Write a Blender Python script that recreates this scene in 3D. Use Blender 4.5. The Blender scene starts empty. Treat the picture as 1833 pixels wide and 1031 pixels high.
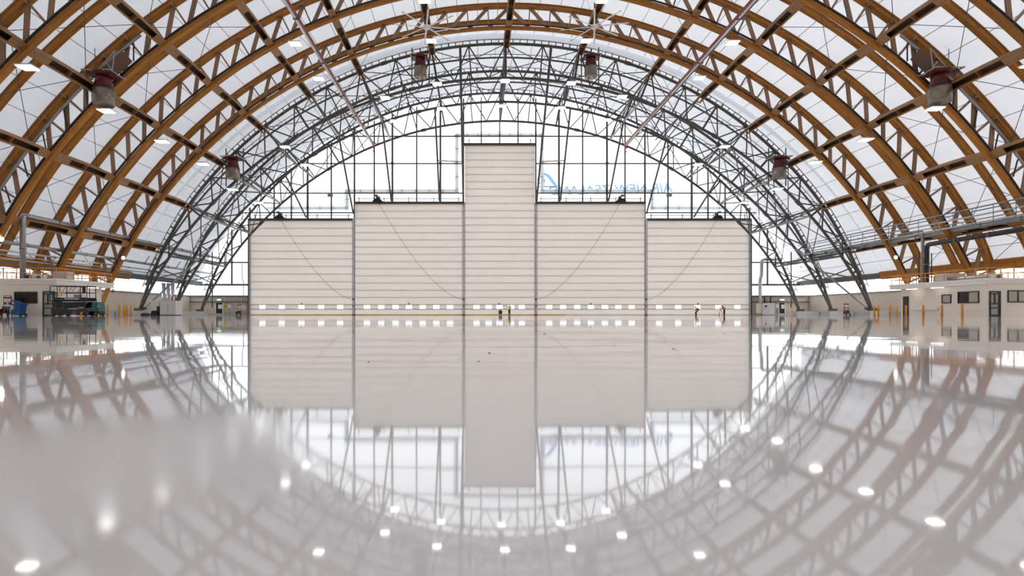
import bpy, bmesh, math, random
from mathutils import Vector, Matrix, Euler

random.seed(7)
sc = bpy.context.scene
COL = sc.collection

# ------------------------------------------------------------------ camera
# x = across the hangar (0 on its axis), y = towards the big doors, z = up
FPX, VPX, VPY = 975.0, 852.0, 562.5          # focal length and vanishing point, in pixels of 1833 x 1031
CAM = Vector((-4.0, 0.0, 0.15))
cam_data = bpy.data.cameras.new('camera')
cam_data.sensor_width = 36.0
cam_data.lens = 36.0 * FPX / 1833.0
cam_data.shift_x = (916.5 - VPX) / 1833.0
cam_data.shift_y = (VPY - 515.5) / 1833.0
cam_data.clip_start = 0.02
cam_data.clip_end = 2000
cam = bpy.data.objects.new('camera', cam_data)
COL.objects.link(cam)
cam.location = CAM
cam.rotation_euler = (math.pi / 2, 0, 0)
sc.camera = cam

# ------------------------------------------------------------------ sky: even bright overcast
world = bpy.data.worlds.new('overcast_sky')
sc.world = world
world.use_nodes = True
wn, wl = world.node_tree.nodes, world.node_tree.links
bg = wn['Background']
bg.inputs['Strength'].default_value = 3.5                     # zenith brightness
_tc = wn.new('ShaderNodeTexCoord'); _sp = wn.new('ShaderNodeSeparateXYZ'); wl.new(_tc.outputs['Generated'], _sp.inputs[0])
_mr = wn.new('ShaderNodeMapRange')                            # overcast sky: brighter overhead than at the horizon
_mr.inputs['From Min'].default_value = 0.0; _mr.inputs['From Max'].default_value = 1.0
_mr.inputs['To Min'].default_value = 0.48; _mr.inputs['To Max'].default_value = 1.0
wl.new(_sp.outputs['Z'], _mr.inputs['Value'])
_mc = wn.new('ShaderNodeMix'); _mc.data_type = 'RGBA'; _mc.blend_type = 'MULTIPLY'; _mc.inputs[0].default_value = 1
_mc.inputs[6].default_value = (0.95, 0.975, 1.0, 1)
wl.new(_mr.outputs[0], _mc.inputs[7]); wl.new(_mc.outputs[2], bg.inputs['Color'])
# soft sun behind thin cloud, high on the right and behind the viewer: only brightens the roof skin on that side
sun_data = bpy.data.lights.new('veiled_sun', 'SUN')
sun_data.energy = 3.8; sun_data.angle = math.radians(40); sun_data.color = (1, 0.98, 0.95)
sun = bpy.data.objects.new('veiled_sun', sun_data); COL.objects.link(sun)
sun.rotation_euler = Vector((-0.75, 0.25, -0.75)).to_track_quat('-Z', 'Y').to_euler()

# ------------------------------------------------------------------ exposure
sc.view_settings.view_transform = 'Standard'
sc.view_settings.look = 'None'
sc.view_settings.gamma = 1.0
sc.view_settings.use_curve_mapping = False
sc.view_settings.exposure = 0.30

# ------------------------------------------------------------------ materials
def nt(m):
    m.use_nodes = True
    return m.node_tree.nodes, m.node_tree.links

def pm(name, col, rough=0.5, metal=0.0, var=0.10, scale=2.0, bump=0.0, spec=0.5, coat=0.0):
    """plain procedural paint / metal / plastic: principled with a soft noise in the colour"""
    m = bpy.data.materials.new(name)
    n, l = nt(m)
    b = n['Principled BSDF']
    tc = n.new('ShaderNodeTexCoord'); no = n.new('ShaderNodeTexNoise')
    no.inputs['Scale'].default_value = scale; no.inputs['Detail'].default_value = 5
    l.new(tc.outputs['Object'], no.inputs['Vector'])
    mx = n.new('ShaderNodeMix'); mx.data_type = 'RGBA'
    c = Vector(col)
    mx.inputs[6].default_value = (*(c * (1 - var)), 1)
    mx.inputs[7].default_value = (*[min(1, v) for v in c * (1 + var)], 1)
    l.new(no.outputs['Fac'], mx.inputs[0]); l.new(mx.outputs[2], b.inputs['Base Color'])
    b.inputs['Roughness'].default_value = rough
    b.inputs['Metallic'].default_value = metal
    b.inputs['Specular IOR Level'].default_value = spec
    b.inputs['Coat Weight'].default_value = coat
    if bump:
        bp = n.new('ShaderNodeBump'); bp.inputs['Strength'].default_value = bump
        bp.inputs['Distance'].default_value = 0.02
        l.new(no.outputs['Fac'], bp.inputs['Height']); l.new(bp.outputs['Normal'], b.inputs['Normal'])
    return m

def wood(name, ca, cb, rough=0.55):
    """glulam: long laminations with a tone of their own, fine grain, knots"""
    m = bpy.data.materials.new(name)
    n, l = nt(m)
    b = n['Principled BSDF']
    uv = n.new('ShaderNodeUVMap'); uv.uv_map = 'UVMap'
    br = n.new('ShaderNodeTexBrick')
    br.inputs['Scale'].default_value = 1.0
    br.inputs['Brick Width'].default_value = 2.2; br.inputs['Row Height'].default_value = 0.15
    br.inputs['Mortar Size'].default_value = 0.006
    br.inputs['Color1'].default_value = (*ca, 1); br.inputs['Color2'].default_value = (*cb, 1)
    br.inputs['Mortar'].default_value = (*(Vector(ca) * 0.45), 1)
    l.new(uv.outputs['UV'], br.inputs['Vector'])
    mp = n.new('ShaderNodeMapping'); mp.inputs['Scale'].default_value = (0.9, 16, 1)
    l.new(uv.outputs['UV'], mp.inputs['Vector'])
    no = n.new('ShaderNodeTexNoise'); no.inputs['Scale'].default_value = 1.5; no.inputs['Detail'].default_value = 6
    l.new(mp.outputs['Vector'], no.inputs['Vector'])
    oi = n.new('ShaderNodeObjectInfo')
    ma = n.new('ShaderNodeMath'); ma.operation = 'MULTIPLY_ADD'
    ma.inputs[1].default_value = 0.28; ma.inputs[2].default_value = 0.62
    l.new(oi.outputs['Random'], ma.inputs[0])
    ad = n.new('ShaderNodeMath'); ad.operation = 'MULTIPLY_ADD'; ad.inputs[1].default_value = 0.5
    l.new(no.outputs['Fac'], ad.inputs[0]); l.new(ma.outputs[0], ad.inputs[2])
    mx = n.new('ShaderNodeMix'); mx.data_type = 'RGBA'; mx.blend_type = 'MULTIPLY'; mx.inputs[0].default_value = 1
    l.new(br.outputs['Color'], mx.inputs[6]); l.new(ad.outputs[0], mx.inputs[7])
    l.new(mx.outputs[2], b.inputs['Base Color'])
    b.inputs['Roughness'].default_value = rough; b.inputs['Specular IOR Level'].default_value = 0.2
    bp = n.new('ShaderNodeBump'); bp.inputs['Strength'].default_value = 0.2; bp.inputs['Distance'].default_value = 0.01
    l.new(no.outputs['Fac'], bp.inputs['Height']); l.new(bp.outputs['Normal'], b.inputs['Normal'])
    return m

def fabric(name, refl, trans, mix):
    """thin translucent sheet: diffuse from the near side, diffuse transmission from the far side"""
    m = bpy.data.materials.new(name)
    n, l = nt(m)
    n.remove(n['Principled BSDF'])
    out = n['Material Output']
    tc = n.new('ShaderNodeTexCoord'); no = n.new('ShaderNodeTexNoise')
    no.inputs['Scale'].default_value = 0.35; no.inputs['Detail'].default_value = 6; no.inputs['Roughness'].default_value = 0.65
    l.new(tc.outputs['Object'], no.inputs['Vector'])
    mx = n.new('ShaderNodeMix'); mx.data_type = 'RGBA'
    mx.inputs[6].default_value = (*(Vector(trans) * 0.90), 1); mx.inputs[7].default_value = (*trans, 1)
    l.new(no.outputs['Fac'], mx.inputs[0])
    d = n.new('ShaderNodeBsdfDiffuse'); d.inputs['Color'].default_value = (*refl, 1)
    t = n.new('ShaderNodeBsdfTranslucent'); l.new(mx.outputs[2], t.inputs['Color'])
    ms = n.new('ShaderNodeMixShader'); ms.inputs[0].default_value = mix
    l.new(d.outputs[0], ms.inputs[1]); l.new(t.outputs[0], ms.inputs[2])
    gl = n.new('ShaderNodeBsdfGlossy'); gl.inputs['Roughness'].default_value = 0.25
    gl.inputs['Color'].default_value = (1, 1, 1, 1)
    ms2 = n.new('ShaderNodeMixShader'); ms2.inputs[0].default_value = 0.03
    l.new(ms.outputs[0], ms2.inputs[1]); l.new(gl.outputs[0], ms2.inputs[2])
    l.new(ms2.outputs[0], out.inputs['Surface'])
    return m

def clear_sheet(name, tint, transp):
    """clear glazing film: mostly see-through, a little milky"""
    m = bpy.data.materials.new(name)
    n, l = nt(m)
    n.remove(n['Principled BSDF'])
    out = n['Material Output']
    tc = n.new('ShaderNodeTexCoord'); no = n.new('ShaderNodeTexNoise'); no.inputs['Scale'].default_value = 0.8
    l.new(tc.outputs['Object'], no.inputs['Vector'])
    mx = n.new('ShaderNodeMix'); mx.data_type = 'RGBA'
    mx.inputs[6].default_value = (*(Vector(tint) * 0.97), 1); mx.inputs[7].default_value = (*tint, 1)
    l.new(no.outputs['Fac'], mx.inputs[0])
    a = n.new('ShaderNodeBsdfTransparent'); a.inputs['Color'].default_value = (*tint, 1)
    t = n.new('ShaderNodeBsdfTranslucent'); l.new(mx.outputs[2], t.inputs['Color'])
    ms = n.new('ShaderNodeMixShader'); ms.inputs[0].default_value = transp
    l.new(t.outputs[0], ms.inputs[1]); l.new(a.outputs[0], ms.inputs[2])
    l.new(ms.outputs[0], out.inputs['Surface'])
    return m

def lamp(name, col, strength):
    m = bpy.data.materials.new(name)
    n, l = nt(m)
    b = n['Principled BSDF']
    tc = n.new('ShaderNodeTexCoord'); no = n.new('ShaderNodeTexNoise'); no.inputs['Scale'].default_value = 3
    l.new(tc.outputs['Object'], no.inputs['Vector'])
    mr = n.new('ShaderNodeMapRange'); mr.inputs['To Min'].default_value = strength * 0.9; mr.inputs['To Max'].default_value = strength * 1.1
    l.new(no.outputs['Fac'], mr.inputs['Value']); l.new(mr.outputs[0], b.inputs['Emission Strength'])
    b.inputs['Base Color'].default_value = (0.9, 0.9, 0.9, 1)
    b.inputs['Emission Color'].default_value = (*col, 1)
    return m

MAT = {}
MAT['glulam'] = wood('glulam', (0.43, 0.175, 0.030), (0.305, 0.117, 0.019))
MAT['plank'] = wood('plank', (0.36, 0.19, 0.085), (0.29, 0.15, 0.065))
MAT['web'] = wood('web', (0.33, 0.195, 0.12), (0.27, 0.16, 0.095))
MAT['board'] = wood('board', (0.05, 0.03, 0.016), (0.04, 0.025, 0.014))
MAT['steel'] = pm('grey_steel_paint', (0.085, 0.079, 0.070), 0.42, 0.1, 0.12, 1.5)
MAT['steel_light'] = pm('light_steel', (0.30, 0.295, 0.29), 0.38, 0.4, 0.12, 1.5)
MAT['galv'] = pm('galvanised_sheet', (0.55, 0.56, 0.57), 0.30, 0.9, 0.15, 4)
MAT['pipe_dark'] = pm('black_conduit', (0.03, 0.03, 0.033), 0.45, 0.0, 0.2, 3)
MAT['pipe_grey'] = pm('grey_pipe', (0.36, 0.36, 0.365), 0.32, 0.7, 0.1, 3)
MAT['pipe_brown'] = pm('dark_brown_pipe', (0.035, 0.025, 0.02), 0.35, 0.0, 0.2, 3)
MAT['pipe_blue'] = pm('blue_pipe', (0.03, 0.16, 0.36), 0.4, 0.0, 0.1, 3)
MAT['cable'] = pm('thin_cable', (0.10, 0.09, 0.085), 0.5, 0.3, 0.1, 3)
MAT['membrane'] = fabric('roof_membrane', (0.62, 0.63, 0.67), (0.90, 0.92, 0.97), 0.155)
MAT['weld'] = fabric('membrane_weld', (0.62, 0.63, 0.67), (0.88, 0.90, 0.95), 0.10)
MAT['translucent'] = clear_sheet('translucent_sheet', (0.94, 0.97, 1.0), 0.45)
MAT['film'] = clear_sheet('clear_film', (0.88, 0.90, 0.91), 0.82)
MAT['door_window'] = clear_sheet('door_window_vinyl', (0.80, 0.815, 0.83), 0.85)
MAT['door_fabric'] = fabric('door_fabric', (0.80, 0.75, 0.71), (0.85, 0.805, 0.775), 0.60)
MAT['cladding'] = pm('beige_cladding', (0.60, 0.52, 0.43), 0.55, 0, 0.05, 0.6)
MAT['concrete'] = pm('concrete', (0.42, 0.41, 0.40), 0.8, 0, 0.15, 3, 0.2)
MAT['office'] = pm('office_panel', (0.82, 0.735, 0.63), 0.5, 0, 0.03, 0.6)
MAT['office_white'] = pm('office_trim', (0.86, 0.82, 0.76), 0.5, 0, 0.03, 0.8)
MAT['frame_black'] = pm('black_aluminium', (0.012, 0.012, 0.014), 0.4, 0, 0.2, 4)
MAT['glass_dark'] = pm('dark_glass', (0.02, 0.016, 0.014), 0.06, 0, 0.3, 0.8)
MAT['blind'] = pm('pale_blind', (0.42, 0.38, 0.32), 0.4, 0, 0.08, 2)
MAT['orange'] = pm('orange_paint', (0.78, 0.30, 0.012), 0.42, 0, 0.05, 3)
MAT['yellow'] = pm('yellow_paint', (0.80, 0.47, 0.02), 0.45, 0, 0.05, 3)
MAT['red'] = pm('red_paint', (0.095, 0.004, 0.006), 0.35, 0, 0.12, 2)
MAT['red_bright'] = pm('bright_red_paint', (0.55, 0.02, 0.02), 0.35, 0, 0.1, 3)
MAT['red_rail'] = pm('rail_red', (0.25, 0.03, 0.018), 0.4, 0, 0.1, 1)
MAT['white'] = pm('white_paint', (0.80, 0.80, 0.79), 0.35, 0, 0.03, 2)
MAT['blade'] = pm('fan_blade', (0.78, 0.76, 0.74), 0.35, 0.2, 0.04, 2)
MAT['drum'] = pm('drum_cowl', (0.25, 0.21, 0.16), 0.28, 0.35, 0.12, 1.5)
MAT['cabinet'] = pm('cabinet_grey', (0.62, 0.61, 0.61), 0.45, 0, 0.04, 2)
MAT['black'] = pm('black_rubber', (0.012, 0.012, 0.013), 0.6, 0, 0.3, 4)
MAT['tyre'] = pm('tyre_brown', (0.05, 0.04, 0.034), 0.8, 0, 0.2, 6, 0.3)
MAT['lift_body'] = pm('lift_navy', (0.004, 0.016, 0.024), 0.4, 0, 0.2, 2)
MAT['teal'] = pm('teal_plastic', (0.006, 0.13, 0.15), 0.3, 0, 0.12, 2)
MAT['blue'] = pm('bin_blue', (0.006, 0.085, 0.26), 0.4, 0, 0.1, 2)
MAT['paper'] = pm('printed_white', (0.78, 0.77, 0.75), 0.5, 0, 0.04, 5)
MAT['sign_blue'] = pm('sign_blue_grey', (0.50, 0.55, 0.68), 0.5, 0, 0.05, 5)
MAT['green_lit'] = lamp('exit_green', (0.02, 0.75, 0.06), 0.9)
MAT['white_lit'] = lamp('exit_white', (1, 1, 1), 1.2)
MAT['led'] = lamp('floodlight_lens', (1.0, 0.985, 0.95), 14.0)
MAT['spot'] = lamp('spotlight_lens', (1.0, 0.93, 0.80), 30.0)
MAT['batten'] = lamp('batten_tube', (1.0, 0.96, 0.90), 6.0)
MAT['skin'] = pm('skin', (0.42, 0.22, 0.15), 0.5, 0, 0.06, 8)
MAT['hair'] = pm('hair', (0.012, 0.009, 0.007), 0.6, 0, 0.3, 20)
MAT['hivis_yellow'] = pm('hivis_yellow', (0.72, 0.78, 0.0), 0.6, 0, 0.06, 6)
MAT['hivis_orange'] = pm('hivis_orange', (0.85, 0.12, 0.008), 0.6, 0, 0.06, 6)
MAT['trousers_brown'] = pm('trousers_brown', (0.085, 0.042, 0.016), 0.8, 0, 0.15, 8)
MAT['dark_cloth'] = pm('dark_cloth', (0.012, 0.013, 0.012), 0.8, 0, 0.2, 8)
MAT['green_cloth'] = pm('dark_green_cloth', (0.018, 0.028, 0.012), 0.8, 0, 0.2, 8)

# sign lettering: thin blue film lit from behind
MAT['sign_film'] = fabric('sign_film', (0.08, 0.30, 0.6), (0.30, 0.60, 0.88), 0.8)

# floor: cast resin, wet-looking, with very slight waves and dull patches where it is dusty
def make_floor_mat():
    m = bpy.data.materials.new('resin_floor')
    n, l = nt(m)
    b = n['Principled BSDF']
    tc = n.new('ShaderNodeTexCoord')
    no = n.new('ShaderNodeTexNoise'); no.inputs['Scale'].default_value = 0.12; no.inputs['Detail'].default_value = 6
    l.new(tc.outputs['Object'], no.inputs['Vector'])
    mx = n.new('ShaderNodeMix'); mx.data_type = 'RGBA'
    mx.inputs[6].default_value = (0.79, 0.757, 0.737, 1); mx.inputs[7].default_value = (0.84, 0.807, 0.787, 1)
    l.new(no.outputs['Fac'], mx.inputs[0]); l.new(mx.outputs[2], b.inputs['Base Color'])
    n2 = n.new('ShaderNodeTexNoise'); n2.inputs['Scale'].default_value = 0.55; n2.inputs['Detail'].default_value = 3
    l.new(tc.outputs['Object'], n2.inputs['Vector'])
    mr = n.new('ShaderNodeMapRange'); mr.inputs['From Min'].default_value = 0.35; mr.inputs['From Max'].default_value = 0.72
    mr.inputs['To Min'].default_value = 0.02; mr.inputs['To Max'].default_value = 0.05
    l.new(n2.outputs['Fac'], mr.inputs['Value'])
    # a dusty, duller patch of floor just left of the viewer
    ge = n.new('ShaderNodeNewGeometry'); mp = n.new('ShaderNodeMapping'); mp.vector_type = 'TEXTURE'
    mp.inputs['Location'].default_value = (-4.42, 0.55, 0); mp.inputs['Scale'].default_value = (0.27, 0.32, 1)
    l.new(ge.outputs['Position'], mp.inputs['Vector'])
    ln = n.new('ShaderNodeVectorMath'); ln.operation = 'LENGTH'; l.new(mp.outputs['Vector'], ln.inputs[0])
    n4 = n.new('ShaderNodeTexNoise'); n4.inputs['Scale'].default_value = 5; l.new(ge.outputs['Position'], n4.inputs['Vector'])
    ad = n.new('ShaderNodeMath'); ad.operation = 'MULTIPLY_ADD'; ad.inputs[1].default_value = 0.7; l.new(n4.outputs['Fac'], ad.inputs[0]); l.new(ln.outputs['Value'], ad.inputs[2])
    m2 = n.new('ShaderNodeMapRange'); m2.interpolation_type = 'SMOOTHSTEP'
    m2.inputs['From Min'].default_value = 0.55; m2.inputs['From Max'].default_value = 1.45; m2.inputs['To Min'].default_value = 0.15; m2.inputs['To Max'].default_value = 0.0
    l.new(ad.outputs[0], m2.inputs['Value'])
    sm = n.new('ShaderNodeMath'); l.new(mr.outputs[0], sm.inputs[0]); l.new(m2.outputs[0], sm.inputs[1]); l.new(sm.outputs[0], b.inputs['Roughness'])
    b.inputs['IOR'].default_value = 1.52
    n3 = n.new('ShaderNodeTexNoise'); n3.inputs['Scale'].default_value = 1.3; n3.inputs['Detail'].default_value = 2
    l.new(tc.outputs['Object'], n3.inputs['Vector'])
    bp = n.new('ShaderNodeBump'); bp.inputs['Strength'].default_value = 1.0; bp.inputs['Distance'].default_value = 0.0016
    l.new(n3.outputs['Fac'], bp.inputs['Height']); l.new(bp.outputs['Normal'], b.inputs['Normal'])
    return m
MAT['floor'] = make_floor_mat()
MAT['duct_glare'] = fabric('glare_white_duct', (0.85, 0.86, 0.87), (0.85, 0.87, 0.9), 0.55)  # silver duct coloured translucent white to imitate window glare washing over it
MAT['seam'] = fabric('door_seam', (0.76, 0.71, 0.68), (0.82, 0.77, 0.735), 0.54)
MAT['brown_wall'] = pm('brown_cladding', (0.30, 0.165, 0.085), 0.6, 0, 0.08, 0.4)
MAT['apron'] = pm('outside_concrete', (0.33, 0.33, 0.32), 0.85, 0, 0.1, 0.2)

# ------------------------------------------------------------------ building helpers
WM = {}                                        # object name -> world matrix

def mk(name, mesh, parent=None, M=None):
    o = bpy.data.objects.new(name, mesh)
    COL.objects.link(o)
    M = M if M is not None else Matrix()
    if parent is not None:
        o.parent = parent
        o.matrix_basis = WM[parent.name].inverted() @ M
    else:
        o.matrix_basis = M
    WM[o.name] = M
    return o

def tag(o, label=None, cat=None, group=None, kind=None):
    if label: o['label'] = label
    if cat: o['category'] = cat
    if group: o['group'] = group
    if kind: o['kind'] = kind
    return o

def thing(name, label, cat, loc=(0, 0, 0), group=None, kind=None, rz=0.0):
    o = mk(name, None, None, Matrix.Translation(Vector(loc)) @ Matrix.Rotation(rz, 4, 'Z'))
    o.empty_display_size = 0.3
    return tag(o, label, cat, group, kind)

class MB:
    """collects shapes, then makes one mesh object"""
    def __init__(s):
        s.v, s.f, s.uv, s.sm = [], [], [], []
    def face(s, idx, uv=None, smooth=False):
        s.f.append(tuple(idx)); s.uv.append(uv); s.sm.append(smooth)
    def box(s, c, d, rot=None):
        c = Vector(c); h = Vector(d) / 2
        R = rot.to_3x3() if rot is not None else None
        b = len(s.v)
        for x in (-1, 1):
            for y in (-1, 1):
                for z in (-1, 1):
                    p = Vector((x * h.x, y * h.y, z * h.z))
                    if R: p = R @ p
                    s.v.append(c + p)
        for q in ((0, 1, 3, 2), (4, 6, 7, 5), (0, 4, 5, 1), (2, 3, 7, 6), (0, 2, 6, 4), (1, 5, 7, 3)):
            s.face([b + i for i in q])
        return s
    def span(s, a, b):
        a, b = Vector(a), Vector(b)
        return s.box((a + b) / 2, [abs(x) for x in (b - a)])
    def beam(s, p, q, w, h, up=(0, 0, 1)):
        p, q = Vector(p), Vector(q)
        return s.box((p + q) / 2, ((q - p).length, w, h), frame(q - p, up))
    def tube(s, path, r, n=8, closed=False, caps=True):
        path = [Vector(p) for p in path]
        m = len(path); b = len(s.v)
        rr = r if isinstance(r, (list, tuple)) else [r] * m
        prev = None
        for i, p in enumerate(path):
            if closed: t = path[(i + 1) % m] - path[i - 1]
            else: t = path[min(i + 1, m - 1)] - path[max(i - 1, 0)]
            t.normalize()
            if prev is None:
                a = Vector((0, 0, 1)) if abs(t.z) < 0.9 else Vector((1, 0, 0))
                u = t.cross(a).normalized()
            else:
                u = (prev - t * prev.dot(t)).normalized()
            prev = u; w = t.cross(u)
            for k in range(n):
                an = 2 * math.pi * k / n
                s.v.append(p + (u * math.cos(an) + w * math.sin(an)) * rr[i])
        for i in range(m if closed else m - 1):
            j = (i + 1) % m
            for k in range(n):
                k2 = (k + 1) % n
                s.face((b + i * n + k, b + i * n + k2, b + j * n + k2, b + j * n + k), None, True)
        if caps and not closed:
            s.face([b + k for k in range(n)][::-1]); s.face([b + (m - 1) * n + k for k in range(n)])
        return s
    def lathe(s, c, prof, n=20, axis='Z', caps=True):
        c = Vector(c); b = len(s.v); m = len(prof)
        for r, h in prof:
            for k in range(n):
                a = 2 * math.pi * k / n
                x, y = r * math.cos(a), r * math.sin(a)
                s.v.append(c + (Vector((x, y, h)) if axis == 'Z' else Vector((h, x, y)) if axis == 'X' else Vector((x, h, y))))
        for i in range(m - 1):
            for k in range(n):
                k2 = (k + 1) % n
                s.face((b + i * n + k, b + i * n + k2, b + (i + 1) * n + k2, b + (i + 1) * n + k), None, True)
        if caps:
            s.face([b + k for k in range(n)][::-1]); s.face([b + (m - 1) * n + k for k in range(n)])
        return s
    def prism(s, poly, a, b, plane='XZ'):
        """poly of (u,w); extruded from a to b along the third axis"""
        base = len(s.v); n = len(poly)
        for e in (a, b):
            for u, w in poly:
                s.v.append(Vector((u, e, w)) if plane == 'XZ' else Vector((e, u, w)) if plane == 'YZ' else Vector((u, w, e)))
        s.face([base + i for i in range(n)]); s.face([base + n + i for i in range(n)][::-1])
        for i in range(n):
            j = (i + 1) % n
            s.face((base + i, base + n + i, base + n + j, base + j))
        return s
    def mesh(s, name, mat, origin=(0, 0, 0)):
        me = bpy.data.meshes.new(name)
        o = Vector(origin)
        me.from_pydata([v - o for v in s.v], [], s.f)
        if any(u is not None for u in s.uv):
            lay = me.uv_layers.new(name='UVMap')
            k = 0
            for fi, poly in enumerate(s.f):
                for vi in range(len(poly)):
                    if s.uv[fi] is not None: lay.data[k].uv = s.uv[fi][vi]
                    k += 1
        for i, p in enumerate(me.polygons): p.use_smooth = s.sm[i]
        if mat is not None: me.materials.append(MAT[mat] if isinstance(mat, str) else mat)
        bm = bmesh.new(); bm.from_mesh(me)
        bmesh.ops.recalc_face_normals(bm, faces=bm.faces)
        bm.to_mesh(me); bm.free()
        return me
    def build(s, name, mat, parent=None, origin=None):
        if origin is None:
            if parent is not None: origin = WM[parent.name].translation
            else:
                xs = [v.x for v in s.v]; ys = [v.y for v in s.v]; zs = [v.z for v in s.v]
                origin = ((min(xs) + max(xs)) / 2, (min(ys) + max(ys)) / 2, min(zs))
        return mk(name, s.mesh(name, mat, origin), parent, Matrix.Translation(Vector(origin)))

def frame(d, up=(0, 0, 1)):
    """rotation whose x axis runs along d and whose z axis leans to up"""
    x = Vector(d).normalized(); u = Vector(up)
    if abs(x.dot(u.normalized())) > 0.999: u = Vector((0, 1, 0)) if abs(x.y) < 0.9 else Vector((1, 0, 0))
    y = u.cross(x).normalized(); z = x.cross(y)
    return Matrix((x, y, z)).transposed().to_4x4()

_unit = {}
def ubox(mat):
    if ('b', mat) not in _unit:
        me = bpy.data.meshes.new('unit_bar_' + mat)
        v = [(x, y, z) for x in (-.5, .5) for y in (-.5, .5) for z in (-.5, .5)]
        f = [(0, 1, 3, 2), (4, 6, 7, 5), (0, 4, 5, 1), (2, 3, 7, 6), (0, 2, 6, 4), (1, 5, 7, 3)]
        me.from_pydata(v, [], f)
        lay = me.uv_layers.new(name='UVMap')
        k = 0
        for q in f:
            for i in q:
                x, y, z = v[i]
                lay.data[k].uv = (x * 2.6 + 1.3, y * 0.32 + z * 0.31 + 0.32); k += 1
        me.materials.append(MAT[mat]); me.update()
        _unit[('b', mat)] = me
    return _unit[('b', mat)]

def ucyl(mat, n=8):
    if ('c', mat, n) not in _unit:
        m = MB().tube([(-.5, 0, 0), (.5, 0, 0)], 0.5, n)
        _unit[('c', mat, n)] = m.mesh('unit_rod_' + mat, mat)
    return _unit[('c', mat, n)]

def bar(name, p, q, w, h, mat, parent=None, up=(0, 0, 1)):
    """straight piece of timber or section from p to q; w across, h along up"""
    p, q = Vector(p), Vector(q)
    M = Matrix.Translation((p + q) / 2) @ frame(q - p, up) @ Matrix.Diagonal(((q - p).length, w, h, 1))
    return mk(name, ubox(mat), parent, M)

def rod(name, p, q, r, mat, parent=None, n=8):
    p, q = Vector(p), Vector(q)
    M = Matrix.Translation((p + q) / 2) @ frame(q - p) @ Matrix.Diagonal(((q - p).length, 2 * r, 2 * r, 1))
    return mk(name, ucyl(mat, n), parent, M)

def blk(name, a, b, mat, parent=None):
    """axis-aligned block between two corners"""
    a, b = Vector(a), Vector(b)
    d = b - a
    M = Matrix.Translation((a + b) / 2) @ Matrix.Diagonal((abs(d.x), abs(d.y), abs(d.z), 1))
    return mk(name, ubox(mat), parent, M)

def inview(*pts, mx=420, my=260):
    """does any of these points fall in the photo or in a generous margin around it"""
    for p in pts:
        p = Vector(p) - CAM
        if p.y < 3: continue
        x = VPX + FPX * p.x / p.y; y = VPY - FPX * p.z / p.y
        if -mx < x < 1833 + mx and -my < y < 1031 + my: return True
    return False

def text_mesh(name, body, height, width, mat, M, parent=None, extrude=0.01, shear=0.0, bold=0.0):
    """lettering with the built-in font, fitted to a height and a width"""
    cu = bpy.data.curves.new(name, 'FONT')
    cu.body = body; cu.align_x = 'CENTER'; cu.align_y = 'CENTER'; cu.shear = shear; cu.resolution_u = 4; cu.offset = bold
    tmp = bpy.data.objects.new(name + '_tmp', cu); COL.objects.link(tmp)
    dg = bpy.context.evaluated_depsgraph_get()
    me = bpy.data.meshes.new_from_object(tmp.evaluated_get(dg))
    bpy.data.objects.remove(tmp); bpy.data.curves.remove(cu)
    xs = [v.co.x for v in me.vertices]; ys = [v.co.y for v in me.vertices]
    cx, cy = (min(xs) + max(xs)) / 2, (min(ys) + max(ys)) / 2
    sx, sy = width / (max(xs) - min(xs)), height / (max(ys) - min(ys))
    bm = bmesh.new(); bm.from_mesh(me)
    for v in bm.verts: v.co = Vector(((v.co.x - cx) * sx, (v.co.y - cy) * sy, 0))
    if extrude:
        r = bmesh.ops.extrude_face_region(bm, geom=bm.faces[:])
        for e in r['geom']:
            if isinstance(e, bmesh.types.BMVert): e.co.z += extrude
    bmesh.ops.recalc_face_normals(bm, faces=bm.faces)
    bm.to_mesh(me); bm.free()
    me.name = name; me.materials.clear(); me.materials.append(MAT[mat])
    return mk(name, me, parent, M)

ORD = ['first', 'second', 'third', 'fourth', 'fifth', 'sixth', 'seventh', 'eighth']
# ------------------------------------------------------------------ the hangar's cross-section
ZC = -18.4                        # centre of the arch circle
RL, RU, RM = 53.3, 55.90, 56.35   # lower chord (underside), upper chord (underside), membrane
BAY = 8.64
ARCH_Y = [66.4 - BAY * k for k in range(6)]           # timber arches, nearest the steel end first
STEEL_Y = [73.2, 81.4, 89.5]                           # three steel arch trusses
DOOR_Y = 91.4
END_Y = 92.2
BACK_Y = -16.0
WALL_X = 52.4
PUR = [0, 10.45, 20.9, 28.7, 36.85, 44.4, 52.2, 59.7]  # purlin rows, degrees from the crown
rad = math.radians

def P(R, deg, y):
    a = rad(deg)
    return Vector((R * math.sin(a), y, ZC + R * math.cos(a)))

def deg_at(R, z):
    return math.degrees(math.acos((z - ZC) / R))

def arc_beam(Rfun, depth, y0, y1, d0, d1, n):
    """bent rectangular beam; Rfun gives the underside radius at an angle"""
    m = MB(); s = 0.0; last = None
    for i in range(n + 1):
        d = d0 + (d1 - d0) * i / n
        r = Rfun(d) if callable(Rfun) else Rfun
        for rr, yy in ((r, y0), (r, y1), (r + depth, y1), (r + depth, y0)):
            m.v.append(P(rr, d, yy))
        p = P(r, d, 0)
        if last is not None:
            ds = (p - last).length
            b = 4 * (i - 1); e = 4 * i
            w = [abs(y1 - y0), depth, abs(y1 - y0), depth]; v0 = 0
            for k in range(4):
                k2 = (k + 1) % 4
                m.face((b + k, b + k2, e + k2, e + k), [(s, v0), (s, v0 + w[k]), (s + ds, v0 + w[k]), (s + ds, v0)])
                v0 += w[k] + 0.07
            s += ds
        last = p
    m.face((0, 1, 2, 3), [(0, 0), (.4, 0), (.4, .4), (0, .4)])
    b = 4 * n
    m.face((b, b + 1, b + 2, b + 3), [(0, 0), (.4, 0), (.4, .4), (0, .4)])
    return m

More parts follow.
